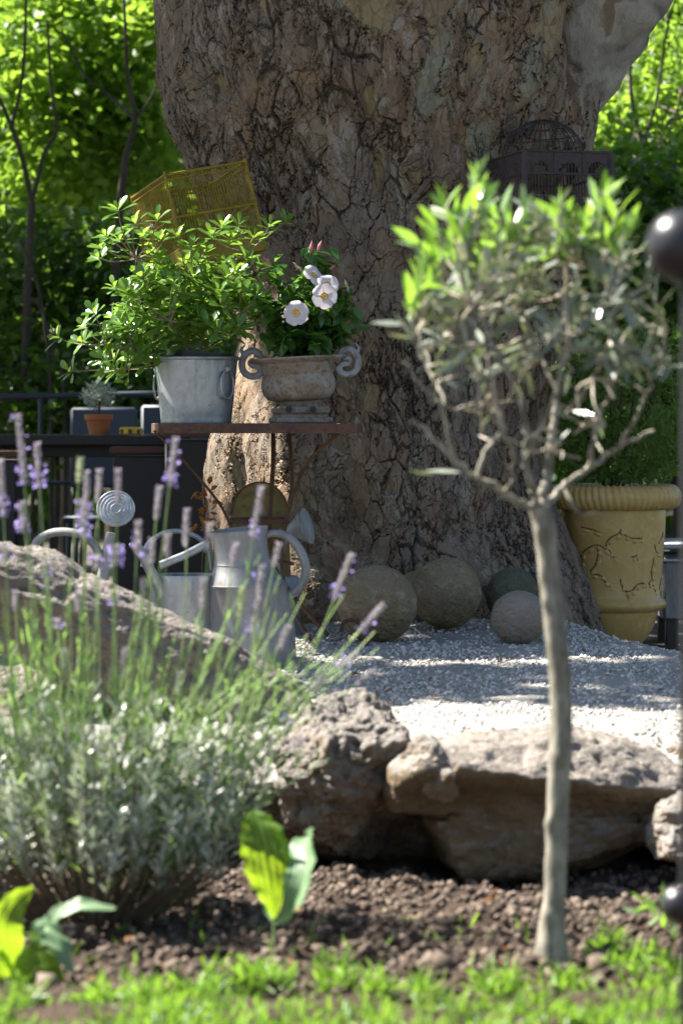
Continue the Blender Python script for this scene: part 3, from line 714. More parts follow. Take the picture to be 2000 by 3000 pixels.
# ------------------------------------------------------------------ shrub in the bucket
shrub = thing('potted_shrub', bc+Vector((.0, 0, .2)), 'spreading glossy green shrub growing from the zinc bucket', 'shrub')
tips = [(165, 990), (205, 1088), (240, 1000), (250, 955), (300, 1055), (335, 1085), (375, 1050), (275, 915), (330, 930), (400, 960), (425, 1015), (370, 1095), (345, 612), (300, 725), (290, 755), (350, 700), (335, 840), (375, 850), (405, 800), (310, 690),
        (420, 690), (470, 700), (520, 685), (560, 722), (450, 745), (545, 770), (600, 740), (650, 662), (700, 655), (745, 690), (790, 660), (838, 650), (680, 695), (620, 690), (725, 760), (760, 790), (690, 800), (655, 775), (705, 850), (752, 865), (640, 850), (730, 920), (700, 960), (460, 640), (395, 650)]
nodes = [P(585, 1048, 10.05), P(540, 985, 10.02), P(470, 1000, 9.97), P(390, 1012, 9.95), P(310, 1010, 9.95), P(520, 900, 10.02), P(450, 850, 10.0), P(400, 760, 10.0), P(610, 950, 10.03), P(650, 880, 10.0), P(640, 800, 10.02), P(545, 800, 10.05), P(720, 740, 10.0), P(500, 940, 9.9), P(680, 930, 9.95)]
par = [None, 0, 1, 2, 3, 1, 5, 6, 0, 8, 9, 5, 10, 1, 8]
b = MB()
for i_, p_ in enumerate(par):
    if p_ is None: continue
    a0, a1 = nodes[p_], nodes[i_]; md = (a0+a1)/2+Vector((random.uniform(-.01, .01), random.uniform(-.02, .02), random.uniform(-.012, .006)))
    pts = curve([a0, md, a1], 5); b.tube(pts, lerpn([.0065, .0045] if p_ == 0 else [.0048, .0034], len(pts)), 7)
RP = []; RA = []
def add_ros(p, ax): RP.append(p); RA.append(ax.normalized())
ctr = P(560, 940, 10.05)
for u, v in tips:
    p = P(u, v, 10.0+random.uniform(-.13, .13)); add_ros(p, (p-ctr)*1.5+Vector((0, -.25, .45)))
for _ in range(125):
    a = random.uniform(0, 2*PI); rr = math.sqrt(random.random())
    p = P(545+215*rr*math.cos(a), 885+135*rr*math.sin(a), 10.03+random.uniform(-.17, .2)); add_ros(p, (p-ctr)+Vector((random.uniform(-.2, .2), -.2, .4)))
for _ in range(16):
    p = P(random.uniform(290, 480), random.uniform(940, 1060), 9.98+random.uniform(-.1, .1)); add_ros(p, (p-ctr)+Vector((0, -.15, .35)))
lp_, ld_, ln_, ll_ = [], [], [], []
for p, ax in zip(RP, RA):
    nd = min(nodes, key=lambda q: (q-p).length+(.3 if q.z > p.z+.05 else 0))
    md = nd.lerp(p, .55)+Vector((random.uniform(-.012, .012), random.uniform(-.012, .012), -.01))
    pts = curve([nd, md, p], 4); b.tube(pts, lerpn([.0028, .0016], len(pts)), 5)
    a = ax.orthogonal().normalized(); c_ = ax.cross(a); nl = random.randint(7, 11); ph = random.uniform(0, 6)
    for q in range(nl):
        w = ph+q*2.4; rad = a*math.cos(w)+c_*math.sin(w); el = .15+.75*q/nl
        d = (rad*(1-el*.6)+ax*el).normalized()
        lp_.append(p-ax*.012*(1-q/nl)); ld_.append(d); ln_.append((ax*1.0-rad*.5+Vector((0, 0, .25))).normalized()); ll_.append(random.uniform(.046, .070)*(1.05-.35*q/nl))
    for q in range(2):   # a few leaves lower on the twig
        t_ = random.uniform(.4, .85); d = Vector((random.gauss(0, 1), random.gauss(0, 1), .3)).normalized()
        lp_.append(nd.lerp(p, t_)); ld_.append(d); ln_.append(Vector((random.gauss(0, .3), random.gauss(0, .3), 1))); ll_.append(random.uniform(.04, .06))
b.build('stem', M['pitto_twig'], shrub)
ll_ = np.array(ll_); leaves('foliage', M['pitto'], np.array([q[:] for q in lp_]), np.array([q[:] for q in ld_]), np.array([q[:] for q in ln_]), ll_, ll_*RNG.uniform(.36, .46, len(ll_)), OBOV, .10, .12, parent=shrub)

# ------------------------------------------------------------------ cast urn
uc = P(880, 1240, 10.08); uc.z = tz+.002; s_ = px(10.08)
urn = thing('garden_urn', uc, 'rust-stained cast iron urn with scroll handles standing on the table', 'urn')
zz_ = lambda v: (1238-v)*s_
prof = [(70*s_, zz_(1172)), (92*s_, zz_(1166)), (104*s_, zz_(1150)), (109*s_, zz_(1130)), (107*s_, zz_(1112)), (103*s_, zz_(1098)), (103*s_, zz_(1094)), (107*s_, zz_(1090)), (110*s_, zz_(1068)), (113*s_, zz_(1062)), (140*s_, zz_(1052)), (143*s_, zz_(1049)), (142*s_, zz_(1045)), (112*s_, zz_(1050)), (100*s_, zz_(1056)), (95*s_, zz_(1080)), (0, zz_(1085))]
Mu = Matrix.Rotation(R(-3), 3, 'Y')
MB().lathe(prof, uc, 64, Mu).build('bowl', M['urn'], urn)
b = MB(); b.lathe([(70*s_, zz_(1174)), (62*s_, zz_(1180)), (60*s_, zz_(1188))], uc, 40)
Mz = Matrix.Rotation(R(8), 3, 'Z')
b.box(uc+Vector((0, 0, zz_(1200))), (.172, .172, 22*s_), Mz, .006); b.box(uc+Vector((0, 0, zz_(1216))), (.155, .155, 12*s_), Mz, .003); b.box(uc+Vector((0, 0, zz_(1229))), (.19, .19, 17*s_), Mz, .005)
b.build('pedestal', M['urn'], urn)
for ux in (846, 917): MB().lathe([(0, -.012), (.010, -.011), (.0105, .011), (0, .012)], P(ux, 1199, 10.08-.094), 16, Matrix.Rotation(R(90), 3, 'X')).build('drain_hole', M['black_plastic'], urn)
def scroll(cu, cv, sg, Y):
    pts = [(985, 1050), (1000, 1024), (1022, 1016), (1044, 1028), (1056, 1056), (1050, 1086), (1028, 1102), (1000, 1098), (990, 1080), (1004, 1068), (1022, 1066), (1030, 1056), (1020, 1046), (1010, 1052)]
    pts = [(1006+(u-1006)*.86, 1060+(v-1060)*.86) for u, v in pts]
    q = [P(880+sg*(u-880)+(cu if sg < 0 else 0), v+(cv if sg < 0 else 0), Y) for u, v in pts]
    c_ = curve(q, 5); b = MB().tube(c_, lerpn([.008, .009, .0085, .0085, .006, .004], len(c_)), 8, squash=1.3)
    e = [P(880+sg*(u-880)+(cu if sg < 0 else 0), v+(cv if sg < 0 else 0), Y) for u, v in ((1046, 1030), (1050, 1018), (1040, 1004))]
    b.tube(curve(e, 4), lerpn([.008, .005, .002], 9), 7); b.build('scroll_handle', M['urn_handle'], urn)
scroll(0, 0, 1, 10.06); scroll(-2, 6, -1, 10.06)

# ------------------------------------------------------------------ flowering vine in the urn
vine = thing('flowering_vine', uc+Vector((0, 0, .17)), 'white-flowered climbing plant with dark glossy leaves in the iron urn', 'plant')
b = MB(); lp_, ld_, ln_, ll_ = [], [], [], []
ends = [(870, 910, 9.95), (955, 870, 9.95), (920, 800, 9.98), (905, 730, 10.0), (800, 780, 10.05), (770, 900, 10.0), (1000, 930, 10.02), (1015, 840, 10.0), (960, 760, 10.02), (840, 980, 9.95), (930, 990, 9.95), (780, 980, 10.0), (1015, 950, 10.05), (880, 830, 10.1), (740, 830, 10.0), (965, 1000, 10.1)]
for u, v, Y in ends:
    st_ = uc+Vector((random.uniform(-.05, .05), random.uniform(-.05, .05), .185)); e = P(u, v, Y)
    md = st_.lerp(e, .5)+Vector((random.uniform(-.03, .03), random.uniform(-.03, .03), .03)); pts = curve([st_, md, e], 7)
    b.tube(pts, lerpn([.0026, .0014], len(pts)), 5)
    for q in pts[2:]:
        for _ in range(5):
            d = Vector((random.gauss(0, 1), random.gauss(0, 1)-.3, random.gauss(-.1, .6))).normalized()
            lp_.append(q+Vector((random.gauss(0, .012), random.gauss(0, .012), random.gauss(0, .01)))); ld_.append(d); ln_.append(Vector((random.gauss(0, .5), random.gauss(-.2, .5), 1))); ll_.append(random.uniform(.036, .068))
for u, v in ((955, 1050), (960, 1010), (1015, 965), (775, 1000), (1050, 925), (1040, 950), (980, 745), (905, 760)):
    q = P(u-15, v-25, 9.98); lp_.append(q); ld_.append(Vector((.5, -.3, -.6))); ln_.append(Vector((.2, -.7, .6))); ll_.append(.055)
b.build('stem', M['pitto_twig'], vine)
ll_ = np.array(ll_); leaves('foliage', M['mand'], np.array([q[:] for q in lp_]), np.array([q[:] for q in ld_]), np.array([q[:] for q in ln_]), ll_, ll_*RNG.uniform(.45, .6, len(ll_)), OVATE, .12, .2, parent=vine)
def flower(u, v, Y, face, size, ph=0.0, lab=None):
    c = P(u, v, Y); ax = Vector(face).normalized(); a = ax.orthogonal().normalized(); e = ax.cross(a)
    b = MB(); r = size
    for k_ in range(5):
        w = ph+k_*2*PI/5; d = a*math.cos(w)+e*math.sin(w); tn = ax.cross(d)
        tilt = random.uniform(-.12, .12)
        rows = []
        for t, wd, zz2 in ((.10, .16, .0), (.30, .50, .10), (.55, .92, .16), (.80, 1.02, .13), (.96, .72, .05), (1.0, .3, .02)):
            rows.append([c+d*(t*r)+tn*(wd*r*q/2)+ax*(r*(zz2+tilt*q*t*.8+.05*abs(q)*math.sin(7*t+k_))) for q in (-1, -.5, 0, .5, 1)])
        V_ = [p for rr in rows for p in rr]; F_ = [(i*5+j, i*5+j+1, i*5+j+6, i*5+j+5) for i in range(5) for j in range(4)]
        b.add(V_, F_)
    f = link_mesh('flower', b.v, b.f, M['petal'], vine, None, True, RNG.random(len(b.v)))
    t = MB(); Q = ax.to_track_quat('Z', 'Y').to_matrix()
    t.lathe([(.015*r, -.5*r), (.1*r, -.15*r), (.24*r, .05*r), (.30*r, .115*r), (.2*r, .06*r), (0, -.1*r)], c, 14, Q)
    link_mesh('throat', t.v, t.f, M['throat'], f, None, True, RNG.random(len(t.v)))
    if lab: f['label'] = lab
flower(868, 918, 9.90, (-.15, -1, .12), 0.041, .3)
flower(950, 868, 9.88, (.12, -1, -.02), 0.041, 1.0)
flower(958, 836, 9.93, (.05, -.9, .45), 0.038, .2)
flower(918, 808, 9.95, (.5, -.5, .45), 0.039, .7)
flower(872, 785, 10.0, (.55, .1, .6), .024, .2)
flower(1014, 838, 9.98, (.9, -.15, .3), .024, .5)
for u, v, du, dv in ((908, 745, 6, -40), (930, 735, 12, -30), (795, 775, -25, -22), (965, 790, 18, -14)):
    b = MB().tube(curve([P(u, v, 9.98), P(u+du*.5, v+dv*.5, 9.98), P(u+du, v+dv, 9.98)], 5), lerpn([.003, .006, .0008], 11), 7)
    link_mesh('bud', b.v, b.f, M['pinkbud'], vine, None, True, RNG.random(len(b.v)))

# ------------------------------------------------------------------ bird cages
def cage_frame(C0, yaw, pitch, roll):
    Rm = Matrix.Rotation(-roll, 3, 'Y')@Matrix.Rotation(-pitch, 3, 'X')@Matrix.Rotation(yaw, 3, 'Z')
    a = Rm@Vector((1, 0, 0)); bb = Rm@Vector((0, 1, 0)); c = Rm@Vector((0, 0, -1))
    return lambda x, y, z: C0+a*x+bb*y+c*z
Yc = 10.35; f = cage_frame(P(483, 513, Yc), R(23.5), R(3.7), R(13.3))
sc2 = px(Yc); W_, D_, H_ = 258*sc2, 310*sc2, 268*sc2
cage = thing('bird_cage', f(W_/2, D_/2, H_), 'tilted yellow painted wooden bird cage hung against the trunk behind the shrub', 'bird cage')
b = MB(); r_ = .0062
for x_, y_ in ((0, 0), (W_, 0), (0, D_), (W_, D_)): b.tube([f(x_, y_, -.012), f(x_, y_, H_)], r_, 6)
hr = 128*sc2
for z_ in (0, hr, H_-.055):
    for p, q in (((0, 0), (W_, 0)), ((0, 0), (0, D_)), ((W_, 0), (W_, D_)), ((0, D_), (W_, D_))): b.tube([f(*p, z_), f(*q, z_)], r_*.85, 6)
for z_ in (.018,):
    for p, q in (((0, 0), (W_, 0)), ((0, 0), (0, D_)), ((W_, 0), (W_, D_)), ((0, D_), (W_, D_))): b.tube([f(*p, z_), f(*q, z_)], r_*.6, 6)
b.tube([f(W_*.5, D_, 0), f(W_*.5, D_, H_)], r_*.8, 6); b.tube([f(0, D_*.5, 0), f(0, D_*.5, H_)], r_*.6, 6)
b.build('frame', M['cage_y'], cage)
b = MB(); nb = 30
for i_ in range(nb+1):
    t = i_/nb
    for p, q in (((0, 0), (W_, 0)), ((0, 0), (0, D_)), ((W_, 0), (W_, D_)), ((0, D_), (W_, D_))):
        x_, y_ = p[0]+(q[0]-p[0])*t, p[1]+(q[1]-p[1])*t; b.tube([f(x_, y_, 0), f(x_, y_, H_-.05)], .0013, 4, cap=False)
    if i_ % 2 == 0: b.tube([f(W_*t, 0, 0), f(W_*t, D_, 0)], .0014, 4, cap=False)
b.build('wire_bars', M['cage_y'], cage)
b = MB()
for p, q, z_a, z_b in ((None, None, H_-.055, H_),):
    e = .004; Vq = [f(-e, -e, z_a), f(W_+e, -e, z_a), f(W_+e, D_+e, z_a), f(-e, D_+e, z_a), f(-e, -e, z_b), f(W_+e, -e, z_b), f(W_+e, D_+e, z_b), f(-e, D_+e, z_b)]
    b.add(Vq, [(0, 1, 5, 4), (1, 2, 6, 5), (2, 3, 7, 6), (3, 0, 4, 7), (4, 5, 6, 7)])
b.build('base_tray', M['cage_y'], cage, smooth=False)
MB().tube(curve([f(W_*.8, D_*.6, 0), f(W_*.8, D_*.6, -.05), f(W_*.85, D_*1.05, -.07), f(W_*.9, D_*1.4, -.05)], 6), .003, 6).build('hanging_hook', M['leg_rust'], cage)

Yd = 10.45; f2 = cage_frame(P(1535, 440, Yd), R(20), R(2), R(1.0)); sd = px(Yd)
W2, D2, H2 = 279*sd, 300*sd, 250*sd
cage2 = thing('bird_cage', f2(W2/2, D2/2, H2), 'dark brown iron bird cage with arched frieze and wire dome, right of the trunk', 'bird cage')
b = MB()
for x_, y_ in ((0, 0), (W2, 0), (0, D2), (W2, D2)): b.tube([f2(x_, y_, 0), f2(x_, y_, H2)], .011, 6)
for z_ in (0, 66*sd, 130*sd, H2):
    for p, q in (((0, 0), (W2, 0)), ((0, 0), (0, D2)), ((W2, 0), (W2, D2)), ((0, D2), (W2, D2))): b.tube([f2(*p, z_), f2(*q, z_)], .0045 if z_ != 130*sd else .003, 6)
b.build('frame', M['cage_d'], cage2)
def frieze(p, q, nar):
    b = MB(); zt_, zb_ = 2*sd, 64*sd; V_ = []; F_ = []
    p = Vector((*p, 0)); q = Vector((*q, 0))
    for i_ in range(nar):
        x0_, x1_ = i_/nar, (i_+1)/nar; m_ = (x0_+x1_)/2; hwid = .34/nar
        prof_ = [(m_-hwid*math.cos(a), zb_-math.sin(a)*36*sd) for a in np.linspace(0, PI, 11)]
        topv = [(x0_+(x1_-x0_)*k_/10, zt_) for k_ in range(11)]
        base_ = len(V_)
        for t, z_ in topv+prof_: w = p.lerp(q, t); V_.append(f2(w.x, w.y, z_))
        for k_ in range(10): F_.append((base_+k_, base_+k_+1, base_+11+k_+1, base_+11+k_))
        base2 = len(V_)
        for t, z_ in ((x0_, zt_), (x0_, zb_), (x1_, zt_), (x1_, zb_)): w = p.lerp(q, t); V_.append(f2(w.x, w.y, z_))
        F_.append((base2, base2+1, base_+11)); F_.append((base2+2, base_+21, base2+3)); 
    b.add(V_, F_); o = b.build('arcade_frieze', M['cage_d'], cage2, smooth=False)
    sd_ = o.modifiers.new('thick', 'SOLIDIFY'); sd_.thickness = .003
frieze((0, 0), (W2, 0), 3); frieze((0, D2), (0, 0), 2); frieze((W2, 0), (W2, D2), 2)
b = MB(); nb = 26
for i_ in range(nb+1):
    t = i_/nb
    for p, q in (((0, 0), (W2, 0)), ((0, 0), (0, D2)), ((W2, 0), (W2, D2)), ((0, D2), (W2, D2))):
        x_, y_ = p[0]+(q[0]-p[0])*t, p[1]+(q[1]-p[1])*t; b.tube([f2(x_, y_, 30*sd), f2(x_, y_, H2)], .0016, 4, cap=False)
b.build('wire_bars', M['cage_d'], cage2)
b = MB(); dc = (W2*.45, D2*.5); rx_, ry_, hh_ = W2*.44, D2*.42, 112*sd
for i_ in range(18):
    a = i_*PI/18
    b.tube([f2(dc[0]+rx_*math.cos(a)*math.cos(e), dc[1]+ry_*math.sin(a)*math.cos(e), -hh_*math.sin(e)) for e in np.linspace(0, PI, 17)], .0016, 4, cap=False)
for e in (.3, .62, .95):
    b.tube([f2(dc[0]+rx_*math.cos(a)*math.cos(e), dc[1]+ry_*math.sin(a)*math.cos(e), -hh_*math.sin(e)) for a in np.linspace(0, 2*PI, 40, endpoint=False)], .0018, 4, closed=True)
b.build('wire_dome', M['cage_d'], cage2)
Vq = [f2(0, 0, H2), f2(W2, 0, H2), f2(W2, D2, H2), f2(0, D2, H2), f2(0, 0, H2+.03), f2(W2, 0, H2+.03), f2(W2, D2, H2+.03), f2(0, D2, H2+.03)]
MB().add(Vq, [(0, 1, 5, 4), (1, 2, 6, 5), (2, 3, 7, 6), (3, 0, 4, 7), (4, 5, 6, 7), (0, 3, 2, 1)]).build('base_tray', M['cage_d'], cage2, smooth=False)

# ------------------------------------------------------------------ zinc jug and watering cans
Yj = 9.4; sj = px(Yj)
jc = P(735, 1930, Yj); jc.z = float(gravel_h(jc.x, Yj)); jz = lambda v: P(735, v, Yj).z-jc.z
jug = thing('zinc_jug', jc, 'tall grey zinc pitcher with a thick loop handle under the table', 'jug')
prof = [(130*sj, 0), (132*sj, .004), (127*sj, jz(1840)), (116*sj, jz(1722)), (118*sj, jz(1718)), (116*sj, jz(1712)), (99*sj, jz(1682)), (83*sj, jz(1652)), (80*sj, jz(1640)), (79*sj, jz(1600)), (80*sj, jz(1570)), (82*sj, jz(1552)), (83*sj, jz(1550)), (80*sj, jz(1552)), (74*sj, jz(1600)), (70*sj, jz(1700)), (0, jz(1700))]
b = MB().lathe(prof, jc, 64); Vv = np.array(b.v); hgt = (Vv[:, 2]-jc.z)/jz(1550)
rel = Vv[:, 0]-jc.x; Vv[:, 0] -= 34*sj*sstep(.35, .95, hgt)-2*sj; Vv[:, 2] += sstep(.85, 1, hgt)*rel*.10
fr = sstep(.8, 1, hgt); Vv[:, 2] -= fr*(Vv[:, 1]-jc.y)*-.05
b.v = [tuple(q) for q in Vv]; b.build('body', M['zinc'], jug)
for vv_, rq in ((1715, 118.5), (1655, 85)):
    hq = jz(vv_)/jz(1550); sh = -34*sj*float(sstep(.35, .95, hq))+2*sj
    MB().tube([(jc.x+sh+rq*sj*math.cos(a), jc.y+rq*sj*math.sin(a), jc.z+jz(vv_)) for a in np.linspace(0, 2*PI, 56, endpoint=False)], .0022, 6, closed=True).build('seam', M['zinc'], jug)
pts = curve([P(770, 1572, Yj), P(800, 1562, Yj), P(838, 1570, Yj), P(872, 1602, Yj), P(893, 1650, Yj), P(892, 1694, Yj), P(866, 1730, Yj), P(838, 1745, Yj)], 6)
MB().tube(pts, lerpn([11*sj, 15*sj, 17*sj, 17*sj, 18*sj], len(pts)), 16, squash=.8).build('handle', M['zinc'], jug)

def can(name, label, c, rx, ry, h, m, handle, spout, srad, rose=None, hr_=.011, extra=None):
    t = thing('watering_can', c, label, 'watering can', 'old watering cans grouped behind the wall')
    MB().lathe([(1, 0), (1.01, .004), (.96, h*.6), (.97, h*.62), (.95, h*.93), (.955, h*.95), (.93, h), (.90, h*.99), (.88, h*.5), (0, h*.48)], c, 48, None, rx, ry).build('body', m, t)
    pts = curve(handle, 7); MB().tube(pts, hr_, 12, squash=1.5).build('handle', m, t)
    pts = curve(spout, 7); MB().tube(pts, lerpn(srad, len(pts)), 14).build('spout', m, t)
    if rose:
        cc_, ax, r = rose; ax = Vector(ax).normalized(); Q = ax.to_track_quat('Z', 'Y').to_matrix()
        ro = MB().lathe([(.30*r, -.85*r), (.34*r, -.7*r), (.97*r, -.06*r), (1.0*r, 0), (.97*r, .02*r), (.6*r, .045*r), (0, .055*r)], cc_, 40, Q).build('rose', M['zinc_bright'], t)
        ring = MB()
        for q in (.25, .45, .62, .8, .97): ring.tube([cc_+Q@Vector((math.cos(a)*r*q, math.sin(a)*r*q, r*(.058-.04*q))) for a in np.linspace(0, 2*PI, 30, endpoint=False)], .0012, 4, closed=True)
        ring.build('sprinkler_ridges', M['zinc'], ro)
    if extra: extra(t)
    return t
Ya = 9.35
ca = P(180, 1930, Ya); ca.z = .32
can('a', 'old zinc watering can with an upturned round rose, leftmost behind the sloping slab', ca, .115, .15, .27, M['zinc'],
    [P(108, 1640, Ya), P(108, 1590, Ya), P(150, 1562, Ya), P(210, 1560, Ya), P(262, 1580, Ya), P(298, 1640, Ya), P(310, 1720, Ya)],
    [P(270, 1800, Ya), P(300, 1700, Ya), P(318, 1600, Ya), P(326, 1560, Ya)], [.024, .019, .016, .014], (P(340, 1490, 9.30), (.05, -.93, .36), 56*px(Ya)), .013)
cb = P(545, 1930, 9.45); cb.z = .33
def brace(t): MB().tube([P(470, 1656, 9.35), P(540, 1628, 9.37), P(612, 1590, 9.4)], .013, 12).build('brace', M['zinc_bright'], t)
can('b', 'pale zinc watering can with a hoop handle and bare spout, left of the jug', cb, .115, .13, .285, M['zinc_bright'],
    [P(418, 1660, 9.45), P(430, 1600, 9.45), P(470, 1566, 9.45), P(520, 1556, 9.45), P(575, 1572, 9.45), P(612, 1610, 9.45), P(622, 1670, 9.45)],
    [P(500, 1800, 9.4), P(455, 1700, 9.35), P(420, 1630, 9.32), P(393, 1588, 9.3)], [.022, .018, .015, .017], None, .0075, brace)
# tarnished can behind the table legs
cz = P(763, 1930, 10.35); cz.z = .36
t = thing('watering_can', cz, 'tarnished brass-brown watering can with a rounded hood, behind the table legs', 'watering can', 'old watering cans grouped behind the wall')
sz_ = px(10.35); hh = lambda v: P(763, v, 10.35).z-cz.z
MB().lathe([(92*sz_, 0), (90*sz_, hh(1700)), (84*sz_, hh(1565)), (86*sz_, hh(1560)), (82*sz_, hh(1556)), (0, hh(1556))], cz, 40).build('body', M['brass'], t)
arch = [(-81*sz_, hh(1556))]+[(-81*sz_*math.cos(a), hh(1500)+math.sin(a)*88*sz_) for a in np.linspace(0, PI, 25)]+[(81*sz_, hh(1556))]
V_ = [cz+Vector((x_, -.025, z_)) for x_, z_ in arch]+[cz+Vector((x_*.97, .03, z_*.995)) for x_, z_ in arch]; na = len(arch)
MB().add(V_, [tuple(range(na)), tuple(range(2*na-1, na-1, -1))]+[(i_, i_+na, (i_+1) % na+na, (i_+1) % na) for i_ in range(na)]).build('hood', M['brass'], t)
MB().tube(curve([cz+Vector((x_, -.026, z_)) for x_, z_ in arch[1:-1]], 2), .003, 6).build('hood_rim', M['leg_rust'], t)
# fan rose of another can
cf = P(880, 1930, 10.2); cf.z = .37
t2 = thing('watering_can', P(850, 1900, 10.25), 'dull watering can hidden behind the zinc jug except for its flared rose', 'watering can', 'old watering cans grouped behind the wall')
c0 = P(846, 1555, 10.2); ax = (P(905, 1530, 10.2)-c0+Vector((0, -.02, -.01))).normalized(); Q = ax.to_track_quat('Z', 'Y').to_matrix()
MB().lathe([(14*px(10.2), -.03), (15*px(10.2), 0), (48*px(10.2), .058), (56*px(10.2), .062), (54*px(10.2), .068), (0, .080)], c0, 36, Q).build('rose', M['zinc'], t2)
MB().tube(curve([P(842, 1560, 10.2), P(818, 1620, 10.22), P(800, 1720, 10.25)], 6), lerpn([.014, .018], 13), 12).build('spout', M['zinc'], t2)
bc2 = P(800, 1920, 10.27); bc2.z = .36
MB().lathe([(.09, 0), (.088, .2), (.08, .21), (0, .21)], bc2, 36).build('body', M['zinc'], t2)

# dry leaves and a small yellow bloom between the cans and the trunk
dp = thing('dried_plant', P(600, 1900, 10.4), 'small withered plant with rust-brown leaves and a yellow bloom beside the trunk', 'plant')
MB().tube(curve([P(600, 1900, 10.4), P(592, 1700, 10.4), P(600, 1520, 10.4), P(598, 1420, 10.4)], 6), .0025, 5).build('stem', M['bgtwig'], dp)
n = 46; pu = RNG.uniform(575, 628, n); pv = RNG.uniform(1415, 1600, n)
leaves('dry_leaf', M['dry'], [P(a, c, 10.4+random.uniform(-.04, .04))[:] for a, c in zip(pu, pv)], rdir(n, -.2), rdir(n, .5), RNG.uniform(.02, .045, n), RNG.uniform(.012, .022, n), OVATE, .2, .4, parent=dp)
n = 16; leaves('bloom', M['throat'], [(P(614, 1536, 10.36)+Vector((random.gauss(0, .006), random.gauss(0, .006), random.gauss(0, .004))))[:] for _ in range(n)], rdir(n, .2), rdir(n, .6), .016, .009, OBOV, .1, .2, parent=dp)

# ------------------------------------------------------------------ yellow glazed pot
Yp = 11.45; sp_ = px(Yp); pc = P(1795, 1900, Yp); pz = lambda v: P(1795, v, Yp).z-pc.z
pot = thing('glazed_pot', pc, 'large yellow glazed pot with a rope rim and worn vine garlands, behind the olive tree', 'plant pot')
PROF = [(58, 1902), (75, 1893), (98, 1868), (118, 1836), (128, 1800), (130, 1790), (138, 1786), (151, 1778), (155, 1768), (151, 1757), (140, 1750), (137, 1740), (141, 1680), (147, 1600), (151, 1540), (152, 1505), (152, 1488)]
MB().lathe([(r*sp_, pz(v)) for r, v in PROF]+[(140*sp_, pz(1440)), (130*sp_, pz(1436)), (0, pz(1440))], pc, 72).build('body', M['pot_y'], pot)
nu, nv = 360, 22; V_ = np.zeros((nu, nv, 3))
for i_ in range(nu):
    w = 2*PI*i_/nu
    for j_ in range(nv):
        a = 2*PI*j_/nv; gr = .90+.16*abs(math.sin(30*w+.9*math.sin(a)))**.6
        rr = 28*sp_*1.25*gr; rad = 166*sp_+rr*math.cos(a)*.9; V_[i_, j_] = (pc.x+rad*math.cos(w), pc.y+rad*math.sin(w), pc.z+pz(1455)+rr*math.sin(a))
i_, j_ = np.meshgrid(np.arange(nu), np.arange(nv), indexing='ij'); F_ = np.stack([i_*nv+j_, ((i_+1) % nu)*nv+j_, ((i_+1) % nu)*nv+(j_+1) % nv, i_*nv+(j_+1) % nv], -1).reshape(-1, 4)
link_mesh('rope_rim', V_.reshape(-1, 3), F_, M['pot_y'], pot)
def onpot(u, v, lift=.0):
    r = float(np.interp(-v, [-q[1] for q in PROF], [q[0] for q in PROF])); sn = max(-.99, min(.99, (u-1795)/r)); w = math.asin(sn)
    rr = (r*sp_+lift); return Vector((pc.x+rr*math.sin(w), pc.y-rr*math.cos(w), pc.z+pz(v)))
SW = [[(1672, 1622), (1690, 1628), (1700, 1610), (1722, 1594), (1740, 1592), (1760, 1604), (1785, 1628)], [(1736, 1600), (1738, 1620), (1730, 1650), (1718, 1668), (1730, 1676), (1748, 1680), (1757, 1695), (1775, 1714)],
      [(1804, 1545), (1798, 1556), (1780, 1566), (1764, 1580), (1762, 1594), (1775, 1615)], [(1802, 1688), (1806, 1704), (1812, 1718), (1825, 1726), (1840, 1720), (1850, 1708), (1866, 1702), (1876, 1706)],
      [(1905, 1590), (1910, 1610), (1920, 1620)], [(1904, 1628), (1900, 1650), (1895, 1670), (1898, 1690), (1888, 1705), (1905, 1712), (1910, 1730)], [(1934, 1555), (1930, 1570), (1918, 1590)], [(1670, 1665), (1690, 1668), (1696, 1650), (1690, 1635)], [(1812, 1560), (1830, 1570), (1850, 1572), (1865, 1572)], [(1834, 1626), (1844, 1624), (1852, 1620)], [(1690, 1540), (1720, 1546), (1745, 1556)], [(1932, 1690), (1926, 1710), (1924, 1725)], [(1826, 1728), (1826, 1745)]]
b = MB(); b2 = MB()
for ln in SW:
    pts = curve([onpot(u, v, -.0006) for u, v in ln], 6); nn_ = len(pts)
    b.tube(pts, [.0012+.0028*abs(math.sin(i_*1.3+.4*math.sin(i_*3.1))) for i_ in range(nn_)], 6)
    pts = curve([onpot(u+5, v+9, -.0045) for u, v in ln], 6); b2.tube(pts, [.0075+.003*math.sin(i_*.9) for i_ in range(nn_)], 8)
b.build('garland_worn_line', M['pot_relief'], pot).name = 'garland'  # dark brown worn cracks running along the garland relief
b2.build('garland', M['pot_y'], pot)
n = 9000; a = RNG.uniform(0, 2*PI, n); el = RNG.uniform(.03, 1, n); rr = RNG.random(n)**.33
bx = (165+75*np.clip(el*3, 0, 1))*sp_*rr*np.cos(a)*np.sqrt(1-np.clip(el, 0, 1)**2*.7); by = (165+75*np.clip(el*3, 0, 1))*sp_*rr*np.sin(a)*np.sqrt(1-np.clip(el, 0, 1)**2*.7); bz = el*rr*520*sp_
cen = np.stack([pc.x+.02+bx, pc.y+by, pc.z+pz(1425)+bz], -1); lum = vnoise(cen, 11, 4); keep = lum > -.15; cen = cen[keep]; n = len(cen)
ps = thing('pot_shrub', pc+Vector((0, 0, pz(1440))), 'dense fine-leaved evergreen shrub growing in the yellow pot', 'shrub')
leaves('foliage', M['conifer'], cen, rdir(n, .8), rdir(n, .4), RNG.uniform(.018, .038, n), RNG.uniform(.007, .012, n), LANCE, .1, .1, parent=ps)
b = MB()
